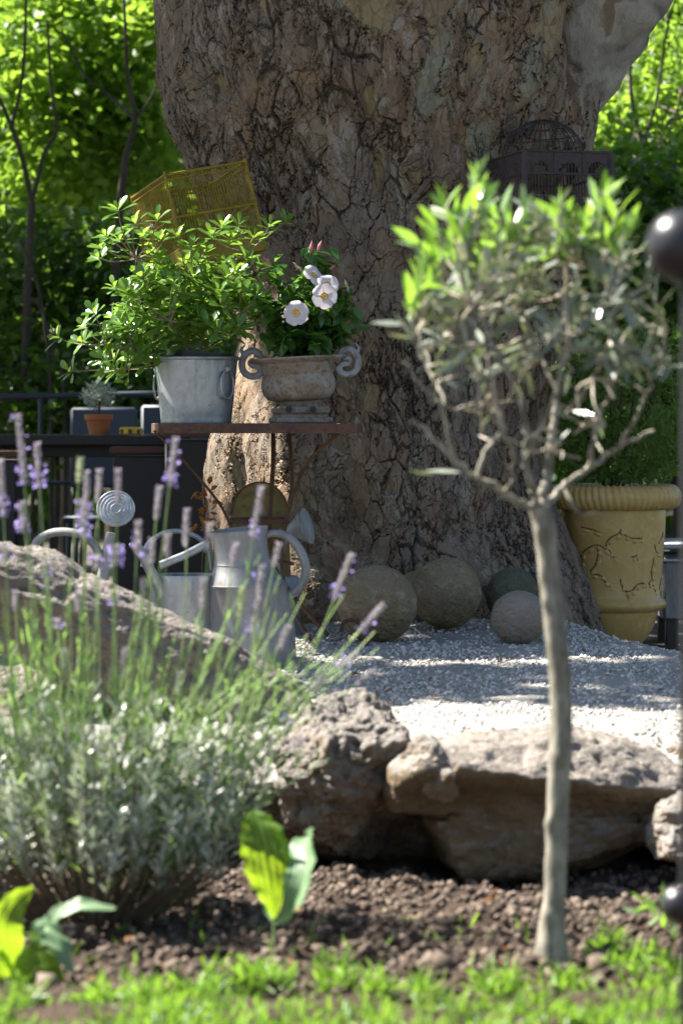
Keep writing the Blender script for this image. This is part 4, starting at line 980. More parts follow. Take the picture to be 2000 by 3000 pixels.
for k_ in range(12):
    a = random.uniform(0, 6.28); b.tube([pc+Vector((.03*math.cos(a), .03*math.sin(a), pz(1440))), pc+Vector((.13*math.cos(a), .13*math.sin(a), pz(1200))), pc+Vector((.2*math.cos(a), .2*math.sin(a), pz(1020)))], [.006, .004, .002], 5)
b.build('stem', M['bgtwig'], ps)
# zinc trough beyond the pot
tr = P(2080, 1700, 12.2); trough = thing('zinc_trough', Vector((tr.x, 12.2, .205)), 'pale grey metal trough on feet beyond the yellow pot', 'trough')
z_t = P(2000, 1590, 12.2).z; z_b = P(2000, 1810, 12.2).z
MB().box((tr.x, 12.2, (z_t+z_b)/2-.02), (.42, .4, z_t-z_b-.04), None, .012).build('body', M['zinc'], trough)
b = MB(); b.box((tr.x, 12.2, z_t-.005), (.46, .44, .03), None, .008); b.box((tr.x, 12.2, z_t-.06), (.445, .425, .02), None, .006); b.build('rim', M['zinc_bright'], trough)
for sx_ in (-1, 1):
    for sy_ in (-1, 1): MB().box((tr.x+sx_*.17, 12.2+sy_*.15, (.205+z_b)/2), (.05, .05, z_b-.205+.01), None, .004).build('foot', M['black_iron'], trough)

# ------------------------------------------------------------------ olive tree
Yo = 6.1; so = px(Yo); K = 1/.784
def PO(u, v, dy=0.0): return P(u*K, v*K, Yo+dy)     # positions as read off the 1568-wide view
oc = PO(1266, 2195); oc.z = 0.0
olive = thing('olive_tree', oc, 'young standard olive tree with a slender pale trunk and a round twiggy crown', 'tree')
tp = curve([PO(1264, 2215), PO(1266, 2150), PO(1272, 2060), PO(1276, 1950), PO(1283, 1800), PO(1288, 1650), PO(1283, 1520), PO(1270, 1400), PO(1257, 1290), PO(1250, 1210), PO(1238, 1165)], 10)
tr_ = lerpn([46, 33, 25, 25.5, 26, 24, 26, 25, 24, 27, 22], len(tp)); tr_ = [q*K*so for q in tr_]
b = MB().tube(tp, tr_, 28)
Vv = np.array(b.v); cen = np.repeat(np.array([q[:] for q in tp]), 28, 0)[:len(Vv)]
dd = fbm(Vv*np.array([1, 1, .45]), 24, 5, 6, .6)*.0026
for ku, kv, sx_, am in ((1255, 1890, -1, .009), (1290, 1735, -.4, .010), (1258, 2100, -1, .006), (1262, 1380, -1, .006), (1300, 1560, 1, .005)):
    kp = np.array(PO(ku, kv)-Vector((0, .012, 0))); dd += am*np.exp(-((np.linalg.norm(Vv-kp, axis=1))/.014)**2)
Vv = Vv+unit(Vv-cen)*dd[:, None]; b.v = [tuple(q) for q in Vv]
b.build('trunk', M['olive_bark'], olive)
BR = []   # branch polylines (points, r0, r1)
def branch(pts, r0, r1): BR.append(([PO(*q) for q in pts], r0*.8*K*so, r1*.75*K*so))
branch([(1240, 1170, 0), (1190, 1155, -.02), (1120, 1112, -.04), (1060, 1075, -.05), (1000, 1015, -.06), (948, 960, -.06)], 13, 5)
branch([(1118, 1112, -.04), (1098, 1090, -.05), (1120, 1030, -.05), (1160, 985, -.03)], 9, 6)
branch([(1238, 1168, 0), (1222, 1110, -.06), (1205, 1060, -.08), (1210, 1000, -.09), (1195, 920, -.1)], 11, 6)
branch([(1242, 1170, 0), (1255, 1090, .02), (1268, 1000, .03), (1280, 900, .05), (1300, 800, .06)], 16, 7)
branch([(1245, 1180, 0), (1290, 1120, .05), (1350, 1075, .08), (1420, 1030, .1), (1500, 990, .1)], 12, 5)
branch([(1160, 985, -.03), (1100, 940, -.06), (1020, 930, -.08), (960, 880, -.1), (925, 830, -.1)], 7, 4)
branch([(1160, 985, -.03), (1130, 900, 0), (1080, 830, .03), (1040, 760, .04)], 7, 4)
branch([(1195, 920, -.1), (1160, 840, -.12), (1120, 770, -.12), (1080, 690, -.1)], 6, 4)
branch([(1280, 900, .05), (1240, 820, .08), (1210, 740, .1), (1180, 650, .1)], 7, 4)
branch([(1300, 800, .06), (1310, 700, .05), (1330, 610, .04)], 7, 4)
branch([(1350, 1075, .08), (1370, 980, .05), (1400, 900, .03), (1430, 820, .0)], 8, 4)
branch([(1300, 950, .04), (1360, 870, -.04), (1400, 780, -.08), (1420, 690, -.1)], 7, 4)
branch([(1420, 1030, .1), (1470, 930, .08), (1510, 850, .06), (1530, 760, .05)], 6, 3.5)
branch([(1040, 1045, -.05), (1000, 900, -.1), (960, 800, -.05), (945, 740, -.05)], 5, 4)
branch([(1020, 930, -.08), (990, 850, -.02), (960, 760, .02)], 5, 4)
branch([(1240, 820, .08), (1290, 740, .14), (1300, 660, .16)], 5, 3.5)
branch([(1160, 1140, -.03), (1180, 1060, -.12), (1150, 960, -.16), (1130, 880, -.18), (1110, 800, -.18)], 7, 4)
branch([(1290, 1120, .05), (1330, 1180, .0), (1370, 1178, -.02)], 6, 3)
branch([(1205, 1060, -.08), (1250, 960, -.15), (1290, 860, -.18), (1310, 770, -.18)], 7, 4)
b = MB(); nodesO = []
for pts, r0, r1 in BR:
    c_ = curve(pts, 6)
    c_ = [q+Vector((random.gauss(0, .0025), random.gauss(0, .0025), random.gauss(0, .0025))) if 0 < i_ < len(c_)-1 else q for i_, q in enumerate(c_)]
    b.tube(c_, lerpn([r0, r1], len(c_)), 9); nodesO += c_[len(c_)//3:]
b.build('branch', M['olive_bark'], olive)
b = MB(); LP, LD, NP_, ND_ = [], [], [], []
ccn = PO(1240, 800)
def sprig(tip, start, nl, new=False):
    md = start.lerp(tip, .5)+Vector((random.gauss(0, .008), random.gauss(0, .008), random.gauss(0, .008))); pts = curve([start, md, tip], 6)
    b.tube(pts, lerpn([.0034, .0018], len(pts)), 5); m_ = len(pts)
    for k_ in range(nl):
        t = (k_+.5)/nl; t = .25+.75*t; q = pts[min(m_-1, int(t*(m_-1)))]; ax = (pts[-1]-pts[0]).normalized()
        sd_ = Vector((random.gauss(0, 1), random.gauss(0, 1), random.gauss(0, .5))); sd_ = (sd_-ax*sd_.dot(ax)).normalized()
        d = (ax*(.9 if new else .6)+sd_*.75+Vector((0, 0, .15 if new else random.choice((.5, .2, -.4))))).normalized()
        (NP_ if new else LP).append(q); (ND_ if new else LD).append(d)
for _ in range(215):
    a = random.uniform(0, 2*PI); cz_ = random.uniform(-1, 1); rr = random.uniform(.35, 1)**.5; sn = math.sqrt(1-cz_*cz_)
    e = Vector((.213*K*1568/2000*sn*math.cos(a)*rr, .20*sn*math.sin(a)*rr, .19*cz_*rr)) ; tip = PO(1245, 770)+Vector((e.x*1.28, e.y, e.z*1.45))
    if tip.z < PO(1245, 860).z:
        if random.random() < .55: continue
        st_ = min(nodesO, key=lambda q: (q-tip).length); sprig(tip, st_ if (st_-tip).length < .15 else tip+(st_-tip).normalized()*.12, random.choice((0, 0, 0, 1, 2))); continue
    st_ = min(nodesO, key=lambda q: (q-tip).length)
    if (st_-tip).length > .13: st_ = tip+(st_-tip).normalized()*.10
    sprig(tip, st_, random.randint(3, 6))
NT = [(1030, 450), (1090, 380), (1100, 420), (1150, 470), (1000, 500), (960, 540), (1120, 500), (1180, 500), (1240, 510), (1060, 540), (1130, 545), (1200, 545), (955, 690), (985, 560), (1040, 500), (1060, 470), (1210, 470), (1280, 480), (1310, 470), (1380, 420), (1400, 430), (1350, 500), (1420, 470), (1440, 500), (980, 600), (1010, 640), (960, 655), (1080, 590), (1160, 590), (1100, 620), (1250, 560), (1320, 540), (1010, 570), (1380, 520)]
for u, v in NT:
    tip = PO(u, v+12, random.uniform(-.12, .10)); st_ = min(nodesO, key=lambda q: (q-tip).length+(0 if q.z < tip.z else .2))
    if (st_-tip).length > .12: st_ = tip+(st_-tip).normalized()*.10
    sprig(tip, st_, random.randint(7, 10), True)
for u, v in ((1000, 1090), (935, 745), (1060, 1085)):
    LP.append(PO(u, v)); LD.append(Vector((-1, .1, .1)))
b.build('twig_growth', M['olive_twig'], olive)
n = len(LP); L = RNG.uniform(.042, .080, n)
leaves('foliage', M['olive_old'], np.array([q[:] for q in LP]), np.array([q[:] for q in LD]), rdir(n, .7), L, L*RNG.uniform(.15, .20, n), LANCE, .05, .08, parent=olive)
n = len(NP_); L = RNG.uniform(.045, .072, n)
o = leaves('young_foliage', M['olive_new'], np.array([q[:] for q in NP_]), np.array([q[:] for q in ND_]), rdir(n, .6), L, L*RNG.uniform(.22, .30, n), LANCE, .05, .10, parent=olive); o['label'] = 'bright green new shoots on top of the crown'

# ------------------------------------------------------------------ lavender
Yl = 6.55; sl = px(Yl)
def PL(u, v, dy=0.0): return P(u*K, v*K, Yl+dy)
lc = PL(215, 2150); lc.z = 0.0; lc.y = Yl
lav = thing('lavender_bush', lc, 'grey-green lavender bush with tall flower stems in front of the sloping slab', 'lavender')
b = MB(); lp_, ld_, gp_, gd_ = [], [], [], []
hmax = PL(0, 1520).z
for _ in range(225):
    a = random.uniform(0, 2*PI); sp2 = math.sqrt(random.random())
    bx_, by_ = .14*sp2*math.cos(a), .10*sp2*math.sin(a); base = lc+Vector((bx_, by_, .02))
    ln_h = random.uniform(.24, hmax)*(1-.22*sp2); out = Vector((math.cos(a)*sp2*(.25 if math.cos(a) > 0 else .34), math.sin(a)*sp2*.20, 0))
    tip = base+out+Vector((0, 0, ln_h)); md = base.lerp(tip, .5)+out*.22+Vector((0, 0, -.015)); pts = curve([base, md, tip], 6)
    b.tube(pts, lerpn([.0030, .0012], len(pts)), 4, cap=False); m_ = len(pts); t_lo = random.uniform(.36, .6)
    nl = random.randint(24, 36)
    for q in range(nl):
        t = t_lo+(1-t_lo)*(q/nl)**.8; i0 = t*(m_-1); i1 = min(int(i0), m_-2); p = pts[i1].lerp(pts[i1+1], i0-i1); ax = (pts[i1+1]-pts[i1]).normalized()
        r_d = Vector((random.gauss(0, 1), random.gauss(0, 1), random.gauss(0, .4))); d = (ax*.9+r_d.normalized()*.75).normalized()
        if random.random() < .10: gp_.append(p); gd_.append(d)
        else: lp_.append(p); ld_.append(d)
b.build('woody_stem', M['lav_wood'], lav)
b = MB()
for _ in range(210):   # green shoots standing above the mound
    u = random.uniform(-60, 560); f0 = PL(u, random.uniform(1650, 1900), random.uniform(-.12, .12)); dx = (u-150)*.0006*random.uniform(.3, 1.4)
    tip = f0+Vector((dx, random.uniform(-.04, .04), random.uniform(.10, .38))); md = f0.lerp(tip, .5)+Vector((random.gauss(0, .006), 0, 0)); pts = curve([f0-Vector((dx, 0, .10)), f0, md, tip], 4)
    b.tube(pts, lerpn([.0018, .0013], len(pts)), 5, cap=False)
    for q in range(random.randint(3, 7)):
        p = pts[random.randint(3, len(pts)-2)]; gp_.append(p); gd_.append(Vector((random.gauss(0, .35), random.gauss(0, .35), 1)))
b.build('green_shoot', M['lav_stem'], lav)
n = len(lp_); L = RNG.uniform(.020, .042, n); leaves('foliage', M['lav_leaf'], np.array([q[:] for q in lp_]), np.array([q[:] for q in ld_]), rdir(n, .6), L, RNG.uniform(.0050, .0082, n), STRAP, .1, .2, parent=lav)
n = len(gp_); L = RNG.uniform(.025, .05, n); leaves('young_foliage', M['lav_green'], np.array([q[:] for q in gp_]), np.array([q[:] for q in gd_]), rdir(n, .6), L, RNG.uniform(.003, .0045, n), STRAP, .1, .1, parent=lav)
# flower stems: tip u, v, foot u, v, spike length (view px), purple share, kind
ST = [(42, 955, 110, 1640, 160, .3), (85, 1020, 130, 1650, 105, .6), (185, 1055, 140, 1600, 60, -1), (200, 1085, 190, 1640, 110, .1), (228, 1082, 215, 1640, 80, .0), (272, 1080, 262, 1660, 80, .0), (403, 1008, 330, 1640, 115, .35), (366, 1120, 320, 1640, 80, .0), (430, 1172, 400, 1660, 90, .0), (600, 1120, 500, 1700, 120, .25),
      (2, 1060, 30, 1600, 130, .4), (50, 1155, 75, 1600, 75, .5), (190, 1150, 205, 1620, 90, .8), (222, 1280, 230, 1640, 34, 1), (266, 1255, 270, 1640, 50, .9), (806, 1275, 640, 1690, 110, .35), (878, 1390, 560, 1760, 85, .3), (602, 1300, 560, 1640, 110, .05), (556, 1350, 520, 1640, 80, -1), (482, 1205, 430, 1640, 70, 0), (318, 1200, 300, 1650, 80, .1),
      (582, 1420, 555, 1660, 40, .9), (660, 1650, 470, 1830, 26, 1), (12, 1255, 30, 1620, 40, .9), (130, 1425, 135, 1640, 24, .9), (266, 1372, 262, 1640, 24, .8), (862, 1540, 520, 1780, 60, 0), (288, 1490, 270, 1700, 70, 0), (150, 1495, 160, 1700, 60, 0), (412, 1545, 400, 1720, 60, 0), (350, 1240, 330, 1650, 60, .1), (108, 1290, 120, 1620, 70, .1), (468, 1330, 440, 1660, 70, 0), (660, 1440, 560, 1690, 60, 0), (330, 1330, 320, 1660, 50, 0), (540, 1250, 480, 1660, 60, 0), (35, 1360, 40, 1640, 50, 0), (180, 1360, 190, 1640, 50, 0), (820, 1500, 500, 1740, 60, .6), (640, 1250, 540, 1680, 60, 0), (385, 1230, 370, 1650, 60, 0), (740, 1560, 560, 1760, 46, 0), (690, 1700, 500, 1900, 40, 0)]
for i_, (u, v, fu, fv, sl_, pur) in enumerate(ST):
    dy = random.uniform(-.12, .12); tip = PL(u, v, dy); foot = PL(fu, fv, dy*.5); root = lc+Vector(((foot.x-lc.x)*.45, (foot.y-lc.y)*.3, .06))
    pts = curve([root, root.lerp(foot, .6)+Vector((.004, 0, .02)), foot, foot.lerp(tip, .5)+Vector((random.gauss(0, .004), 0, 0)), tip], 6)
    st_o = MB().tube(pts, lerpn([.0022, .0019, .0016], len(pts)), 6).build('flower_stem', M['lav_stem'], lav)
    ax = (tip-foot).normalized(); Ls = sl_*K*sl; nw = max(3, int(Ls/.0062)); cp_, cd_, fp_, fd_ = [], [], [], []
    for w in range(nw):
        t = w/nw; c_ = tip-ax*Ls*t; a1 = ax.orthogonal().normalized(); a2 = ax.cross(a1)
        rr = .0040+.0042*math.sin(PI*min(1, .22+t*.75))
        for q in range(7):
            an = q*2*PI/7+w*.45; rd = a1*math.cos(an)+a2*math.sin(an); cp_.append(c_+rd*rr*.25-ax*.002); cd_.append(rd*.75+ax*.8)
            if pur > 0 and random.random() < (.42 if t > 1-pur or pur > .75 else .04): fp_.append(c_+rd*(rr+.003)); fd_.append(rd+ax*random.uniform(-.3, .4))
    mm = M['bud_calyx'] if pur < 0 else M['calyx']; n = len(cp_)
    leaves('flower_spike', mm, np.array([q[:] for q in cp_]), np.array([q[:] for q in cd_]), rdir(n), RNG.uniform(.008, .012, n), RNG.uniform(.004, .0058, n), OVATE, .25, 0, parent=st_o)
    if fp_:
        n = len(fp_); leaves('floret_cluster', M['floret'], np.array([q[:] for q in fp_]), np.array([q[:] for q in fd_]), rdir(n), RNG.uniform(.006, .011, n), RNG.uniform(.006, .010, n), OBOV, .1, .1, parent=st_o)

# ------------------------------------------------------------------ broad-leaved plants
def big_leaf(mid_, wid, nrm_, m, parent, wav=.0, fold=.2, label=None):
    c_ = curve(mid_, 12); n_ = len(c_); ws = np.interp(np.linspace(0, 1, n_), np.linspace(0, 1, len(wid)), wid); ws = np.convolve(np.pad(ws, 4, mode='edge'), np.ones(9)/9, 'valid'); ws[0] = wid[0]*.6; ws[-1] = wid[-1]*.3
    V_ = []; F_ = []; A_ = []; nr = Vector(nrm_).normalized(); QS = np.linspace(-1, 1, 25); sd0 = random.uniform(0, 9)
    for i_, p in enumerate(c_):
        t = (c_[min(i_+1, n_-1)]-c_[max(i_-1, 0)]).normalized(); sd_ = t.cross(nr).normalized(); nn_ = sd_.cross(t); tt = i_/(n_-1)
        ed = 1+.06*math.sin(i_*.9+sd0)+.04*math.sin(i_*2.3)
        for q in QS:
            vein = max(0, 1-abs(abs(q)-.0)/.10)+.85*sum(max(0, 1-abs(abs(q)-a*math.sin(PI*min(1, tt*.9+.1))**.5)/.085) for a in (.33, .62))
            V_.append(p+sd_*(q*ed*ws[i_]/2)+nn_*(fold*abs(q)**1.3*ws[i_]/2+wav*math.sin(i_*.55+q*3+sd0)*ws[i_]*abs(q)-.03*ws[i_]*min(1, vein)))
            A_.append(min(1, .25+.12*math.sin(i_*1.7+q*11)+.75*vein))
    k = len(QS)
    for i_ in range(n_-1):
        for q in range(k-1): F_.append((i_*k+q, i_*k+q+1, i_*k+q+k+1, i_*k+q+k))
    o = link_mesh('leaf', V_, F_, m, parent, None, True, np.clip(A_, 0, 1))
    if label: o['label'] = label
    return o
Yg = 6.15
bl = thing('broadleaf_plant', P(800, 2790, Yg), 'two-leaved seedling, one leaf glowing yellow-green, between lavender and olive trunk', 'plant')
MB().tube([P(802, 2800, Yg), P(804, 2740, Yg), P(800, 2690, Yg)], .0028, 8).build('stem', M['lav_stem'], bl)
q1 = px(Yg)
big_leaf([P(802, 2690, Yg), P(800, 2640, Yg-.01), P(790, 2570, Yg-.015), P(772, 2480, Yg-.01), P(752, 2410, Yg+.01), P(742, 2372, Yg+.03)], [10*q1, 46*q1, 110*q1, 146*q1, 134*q1, 84*q1, 10*q1], (.12, -.9, .3), M['broad'], bl, .05, .15, 'sunlit yellow-green leaf')
big_leaf([P(806, 2700, Yg), P(840, 2680, Yg-.03), P(872, 2620, Yg-.05), P(892, 2540, Yg-.03), P(890, 2480, Yg+.02), P(905, 2450, Yg+.06), P(920, 2500, Yg+.08)], [14*q1, 50*q1, 90*q1, 100*q1, 84*q1, 50*q1, 8*q1], (-.55, -.7, .4), M['broad2'], bl, .04, .45, 'dark green folded leaf')
big_leaf([P(798, 2700, Yg), P(785, 2660, Yg+.02), P(775, 2610, Yg+.03)], [8*q1, 36*q1, 10*q1], (0, -.7, .6), M['broad2'], bl)
Yh = 5.95
bl2 = thing('broadleaf_plant', P(110, 2890, Yh), 'clump of broad young leaves at the lower left edge of the bed', 'plant')
q1 = px(Yh)
big_leaf([P(60, 2890, Yh), P(30, 2780, Yh-.03), P(20, 2700, Yh-.04), P(50, 2640, Yh), P(100, 2600, Yh+.03)], [10*q1, 90*q1, 100*q1, 70*q1, 12*q1], (.5, -.8, .3), M['broad'], bl2, .05, .2)
big_leaf([P(80, 2890, Yh), P(110, 2760, Yh), P(160, 2690, Yh), P(230, 2655, Yh-.02), P(340, 2662, Yh-.03)], [10*q1, 40*q1, 60*q1, 64*q1, 10*q1], (.1, -.55, .8), M['broad2'], bl2, .06, .2)
big_leaf([P(90, 2890, Yh-.02), P(110, 2760, Yh-.04), P(140, 2720, Yh-.05), P(180, 2770, Yh-.08), P(210, 2850, Yh-.1)], [10*q1, 50*q1, 80*q1, 90*q1, 12*q1], (.5, -.6, .6), M['broad2'], bl2, .12, -.2)
big_leaf([P(90, 2890, Yh-.02), P(60, 2850, Yh-.05), P(100, 2800, Yh-.06), P(150, 2830, Yh-.07), P(185, 2870, Yh-.07)], [20*q1, 60*q1, 76*q1, 60*q1, 10*q1], (0, -.7, .7), M['broad'], bl2, .06, .1)
big_leaf([P(70, 2900, Yh), P(20, 2870, Yh-.04), P(-20, 2800, Yh-.05), P(-40, 2740, Yh-.05)], [10*q1, 80*q1, 80*q1, 10*q1], (.2, -.8, .5), M['broad'], bl2, .05, .1)
big_leaf([P(40, 2900, Yh), P(30, 2930, Yh-.06), P(20, 2960, Yh-.08)], [10*q1, 60*q1, 10*q1], (0, -.7, .7), M['throat'], bl2, .03, .1, 'yellowing leaf')
MB().tube([P(110, 2900, Yh), P(100, 2840, Yh-.01)], .003, 6).tube([P(195, 2930, Yh), P(192, 2860, Yh-.04)], .0024, 6).build('stem', M['lav_wood'], bl2)
sp3 = thing('leafy_sprig', P(1970, 2740, 6.3), 'small bright leafy sprig at the foot of the black post on the right', 'plant')
n = 26; cpt = P(1945, 2670, 6.3)
leaves('foliage', M['olive_new'], np.array(cpt)+RNG.normal(size=(n, 3))*np.array([.022, .02, .018]), rdir(n, .4), rdir(n, .6), RNG.uniform(.03, .05, n), RNG.uniform(.009, .014, n), LANCE, .1, .15, parent=sp3)
MB().tube([P(1975, 2760, 6.3), P(1955, 2690, 6.3), P(1915, 2640, 6.3)], .002, 5).build('stem', M['lav_stem'], sp3)

# ------------------------------------------------------------------ black iron post with ball finials
Yk = 4.6; kc = P(2018, 1240, Yk); sk = px(Yk)
post = thing('iron_post', Vector((kc.x, Yk, 0)), 'black iron garden post with round ball finials at the right edge', 'post')
MB().tube([(kc.x, Yk, -.05), (kc.x, Yk, 1.0), (kc.x, Yk, P(2000, 810, Yk).z)], 25*sk, 20).build('shaft', M['black_iron'], post)
def kn(v, r, nm):
    zc = P(2000, v, Yk).z; MB().lathe([(r*sk*math.cos(a)+1e-7, r*sk*math.sin(a)) for a in np.linspace(-PI/2, PI/2, 24)], (kc.x-.012, Yk, zc), 40).build(nm, M['black_iron'], post)
kn(720, 106, 'ball_finial'); kn(2650, 58, 'lower_ball')
MB().lathe([(30*sk, -.012), (40*sk, -.006), (40*sk, .006), (30*sk, .012)], (kc.x, Yk, P(2000, 830, Yk).z), 28).build('collar', M['black_iron'], post)

# ------------------------------------------------------------------ terrace furniture at the back left
rail = thing('railing', (P(200, 1160, 14.2).x, 14.2, .205), 'dark painted metal railing across the back of the terrace', 'railing')
b = MB(); b.tube([P(-400, 1172, 14.2), P(620, 1150, 14.2)], .014, 10); b.build('handrail', M['dark_rail'], rail)
for u in (-300, 120, 470):
    q = P(u, 1162, 14.2); MB().tube([q, Vector((q.x, 14.2, .2))], .012, 8).build('post', M['dark_rail'], rail)
MB().tube([P(-400, 1420, 14.2), P(620, 1410, 14.2)], .009, 8).build('lower_bar', M['dark_rail'], rail)
Yw = 12.9
wt = thing('wooden_table', (P(150, 1270, Yw).x, Yw, .205), 'long dark wooden table on the shaded terrace with a terracotta pot on it', 'table')
a0, a1 = P(-260, 1276, Yw-.15), P(560, 1262, Yw-.15); zt2 = (a0.z+a1.z)/2
MB().box(((a0.x+a1.x)/2, Yw+.2, zt2-.03), (a1.x-a0.x, .75, .045), None, .006).build('tabletop', M['dark_wood'], wt)
MB().box(((a0.x+a1.x)/2, Yw-.1, zt2-.075), (a1.x-a0.x-.1, .03, .05), None, .004).build('apron', M['dark_wood'], wt)
for x_ in (a0.x+.12, a1.x-.2):
    for y_ in (Yw-.08, Yw+.45): MB().box((x_, y_, (zt2-.05+.205)/2), (.05, .05, zt2-.05-.205), None, .005).build('leg', M['dark_wood'], wt)
ztop = zt2-.0065
# terracotta pot
tc_ = P(290, 1254, Yw); tc_ = Vector((tc_.x, Yw, ztop)); s3 = px(Yw)
tpot = thing('terracotta_pot', tc_, 'small orange terracotta flower pot on the dark wooden table', 'plant pot')
MB().lathe([(28*s3, 0), (36*s3, 40*s3), (36.5*s3, 42*s3), (42*s3, 43*s3), (43*s3, 58*s3), (40*s3, 59*s3), (37*s3, 50*s3), (0, 50*s3)], tc_, 40).build('pot_body', M['terracotta'], tpot)
tpl = thing('small_potted_plant', tc_+Vector((0, 0, 50*s3)), 'little grey-green bushy plant in the terracotta pot', 'plant')
n = 500; cpt = tc_+Vector((0, 0, 115*s3)); pp = RNG.normal(size=(n, 3)); pp = unit(pp)*RNG.random(n)[:, None]**.4
leaves('foliage', M['lav_leaf'], np.array(cpt)+pp*np.array([54, 54, 40])*s3, rdir(n, .4), rdir(n, .6), RNG.uniform(.015, .03, n), RNG.uniform(.005, .008, n), LANCE, .1, .1, parent=tpl)
MB().tube([tc_+Vector((0, 0, 48*s3)), tc_+Vector((.004, 0, 100*s3))], .005, 7).build('stem', M['bgtwig'], tpl)
yc_ = P(384, 1252, Yw-.02); yc_ = Vector((yc_.x, Yw-.02, ztop)); tin = thing('yellow_tin', yc_, 'low round yellow tin with a dark pattern on the wooden table', 'tin')
MB().lathe([(30*s3, 0), (34*s3, 3*s3), (34*s3, 17*s3), (30*s3, 21*s3), (27*s3, 22*s3), (24*s3, 16*s3), (0, 16*s3)], yc_, 36).build('tin_body', M['tin'], tin)
b = MB()
for a in np.linspace(0, 2*PI, 9)[:-1]: b.lathe([(0, -.002), (7*s3, -.001), (7*s3, .001), (0, .002)], yc_+Vector((34*s3*math.cos(a), 34*s3*math.sin(a), 10*s3)), 8, Matrix.Rotation(a, 3, 'Z')@Matrix.Rotation(R(90), 3, 'Y'))
b.build('dot_pattern', M['tin_mark'], tin)
# blue-grey chairs behind the table
def chair(u0, u1, vt, Y, label):
    p0, p1 = P(u0, vt, Y), P(u1, vt, Y); cx_ = (p0.x+p1.x)/2; w = p1.x-p0.x
    c = thing('garden_chair', (cx_, Y-.2, .205), label, 'chair', 'blue-grey chairs behind the wooden table')
    zc = .205+.45
    MB().box((cx_, Y+.02, (p0.z+zc+.1)/2+.03), (w, .03, p0.z-zc-.1), Matrix.Rotation(R(-6), 3, 'X'), .012).build('backrest', M['chair_blue'], c)
    MB().box((cx_, Y-.2, zc), (w, .42, .03), None, .01).build('seat', M['chair_blue'], c)
    for sx_ in (-1, 1):
        for yy in (Y-.38, Y-.01): MB().tube([(cx_+sx_*(w/2-.03), yy, zc), (cx_+sx_*(w/2-.02), yy, .205)], .012, 8).build('leg', M['chair_blue'], c)
chair(205, 400, 1212, 14.0, 'blue-grey chair directly behind the terracotta pot')
chair(412, 600, 1205, 14.05, 'blue-grey chair partly hidden by the zinc bucket')
# planters
def planter(u0, u1, v0, Y, dep, label):
    p0, p1 = P(u0, v0, Y), P(u1, v0, Y); cx_ = (p0.x+p1.x)/2; w = p1.x-p0.x; h = p0.z-.205
    c = thing('planter_box', (cx_, Y+dep/2, .205), label, 'planter', 'dark square planter boxes on the terrace')
    MB().box((cx_, Y+dep/2, .205+h/2-.02), (w-.02, dep-.02, h-.03), None, .008).build('box_body', M['planter'], c)
    b = MB(); zr = p0.z-.012
    for x_, y_, sx_, sy_ in ((cx_, Y+.012, w, .024), (cx_, Y+dep-.012, w, .024), (cx_-w/2+.012, Y+dep/2, .024, dep-.05), (cx_+w/2-.012, Y+dep/2, .024, dep-.05)): b.box((x_, y_, zr), (sx_, sy_, .026), None, .003)
    b.build('rim', M['planter_rim'], c)
planter(322, 515, 1310, 12.25, .35, 'dark planter box with a rusty rim, between the wooden table and the trunk')
planter(-120, 56, 1322, 12.25, .35, 'dark planter box with a rusty rim at the left edge of the photo')
planter(475, 640, 1262, 12.0, .5, 'taller blackish brown planter box just left of the plane trunk')

# ------------------------------------------------------------------ background trees
def bg_tree(name, label, base, forks, crown, nclump, per, cl_r, leaf, m, group, seed, trunk_r=.03, zflat=.6):
    rs = np.random.default_rng(seed); t = thing(name, base, label, 'tree' if name != 'shrub' else 'shrub', group)
    b = MB(); ends = []
    for pl, r0, r1 in forks:
        c_ = curve(pl, 6); b.tube(c_, lerpn([r0, r1], len(c_)), 8); ends += c_[len(c_)//3:]
    C = []
    while len(C) < nclump:
        for (cx_, cy_, cz_), (ax_, ay_, az_) in crown:
            d = rs.normal(size=3); d /= np.linalg.norm(d); r = rs.random()**.4
            C.append((cx_+ax_*d[0]*r, cy_+ay_*d[1]*r, cz_+az_*d[2]*r))
    C = np.array(C)
    for c_ in C[::3]:
        c_ = Vector(c_); q = min(ends, key=lambda e: (e-c_).length+(.5 if e.z > c_.z else 0))
        if (q-c_).length > .8: continue
        md = q.lerp(c_, .5)+Vector((0, 0, .05)); b.tube(curve([q, md, c_], 3), lerpn([.009, .003], 7), 4, cap=False)
    b.build('trunk', M['bgtwig'], t)
    n = len(C)*per; Pq = np.repeat(C, per, 0)+rs.normal(size=(n, 3))*cl_r*np.array([1, 1, zflat])
    Pq = Pq[Pq[:, 2] > .22]; n = len(Pq); L = leaf*rs.uniform(.6, 1.25, n)
    d = rs.normal(size=(n, 3)); d[:, 2] = d[:, 2]*.5-.35; nn_ = rs.normal(size=(n, 3))*.6; nn_[:, 2] += 1
    leaves('crown', m, Pq, d, nn_, L, L*rs.uniform(.5, .75, n), [(.3, .9), (.65, .8)], .1, .2, parent=t)
    return t
GL = 'slender trees beyond the terrace on the left'; GR = 'leafy growth beyond the trunk on the right'
def fork_left(Y):
    p = lambda u, v, d=0: P(u, v, Y+d)
    return [([p(70, 1300), p(80, 900), p(95, 590)], .022, .018), ([p(95, 590), p(62, 450, -.1), p(35, 372, -.1)], .013, .011), ([p(35, 372, -.1), p(5, 300, -.2), p(-40, 220, -.2)], .010, .006), ([p(35, 372, -.1), p(62, 250), p(75, 100), p(80, -200)], .010, .006), ([p(95, 590), p(130, 450, .2), p(165, 380, .2), p(150, 250, .2), p(140, 60, .3)], .012, .005)]
Y = 15.0; s_ = px(Y)
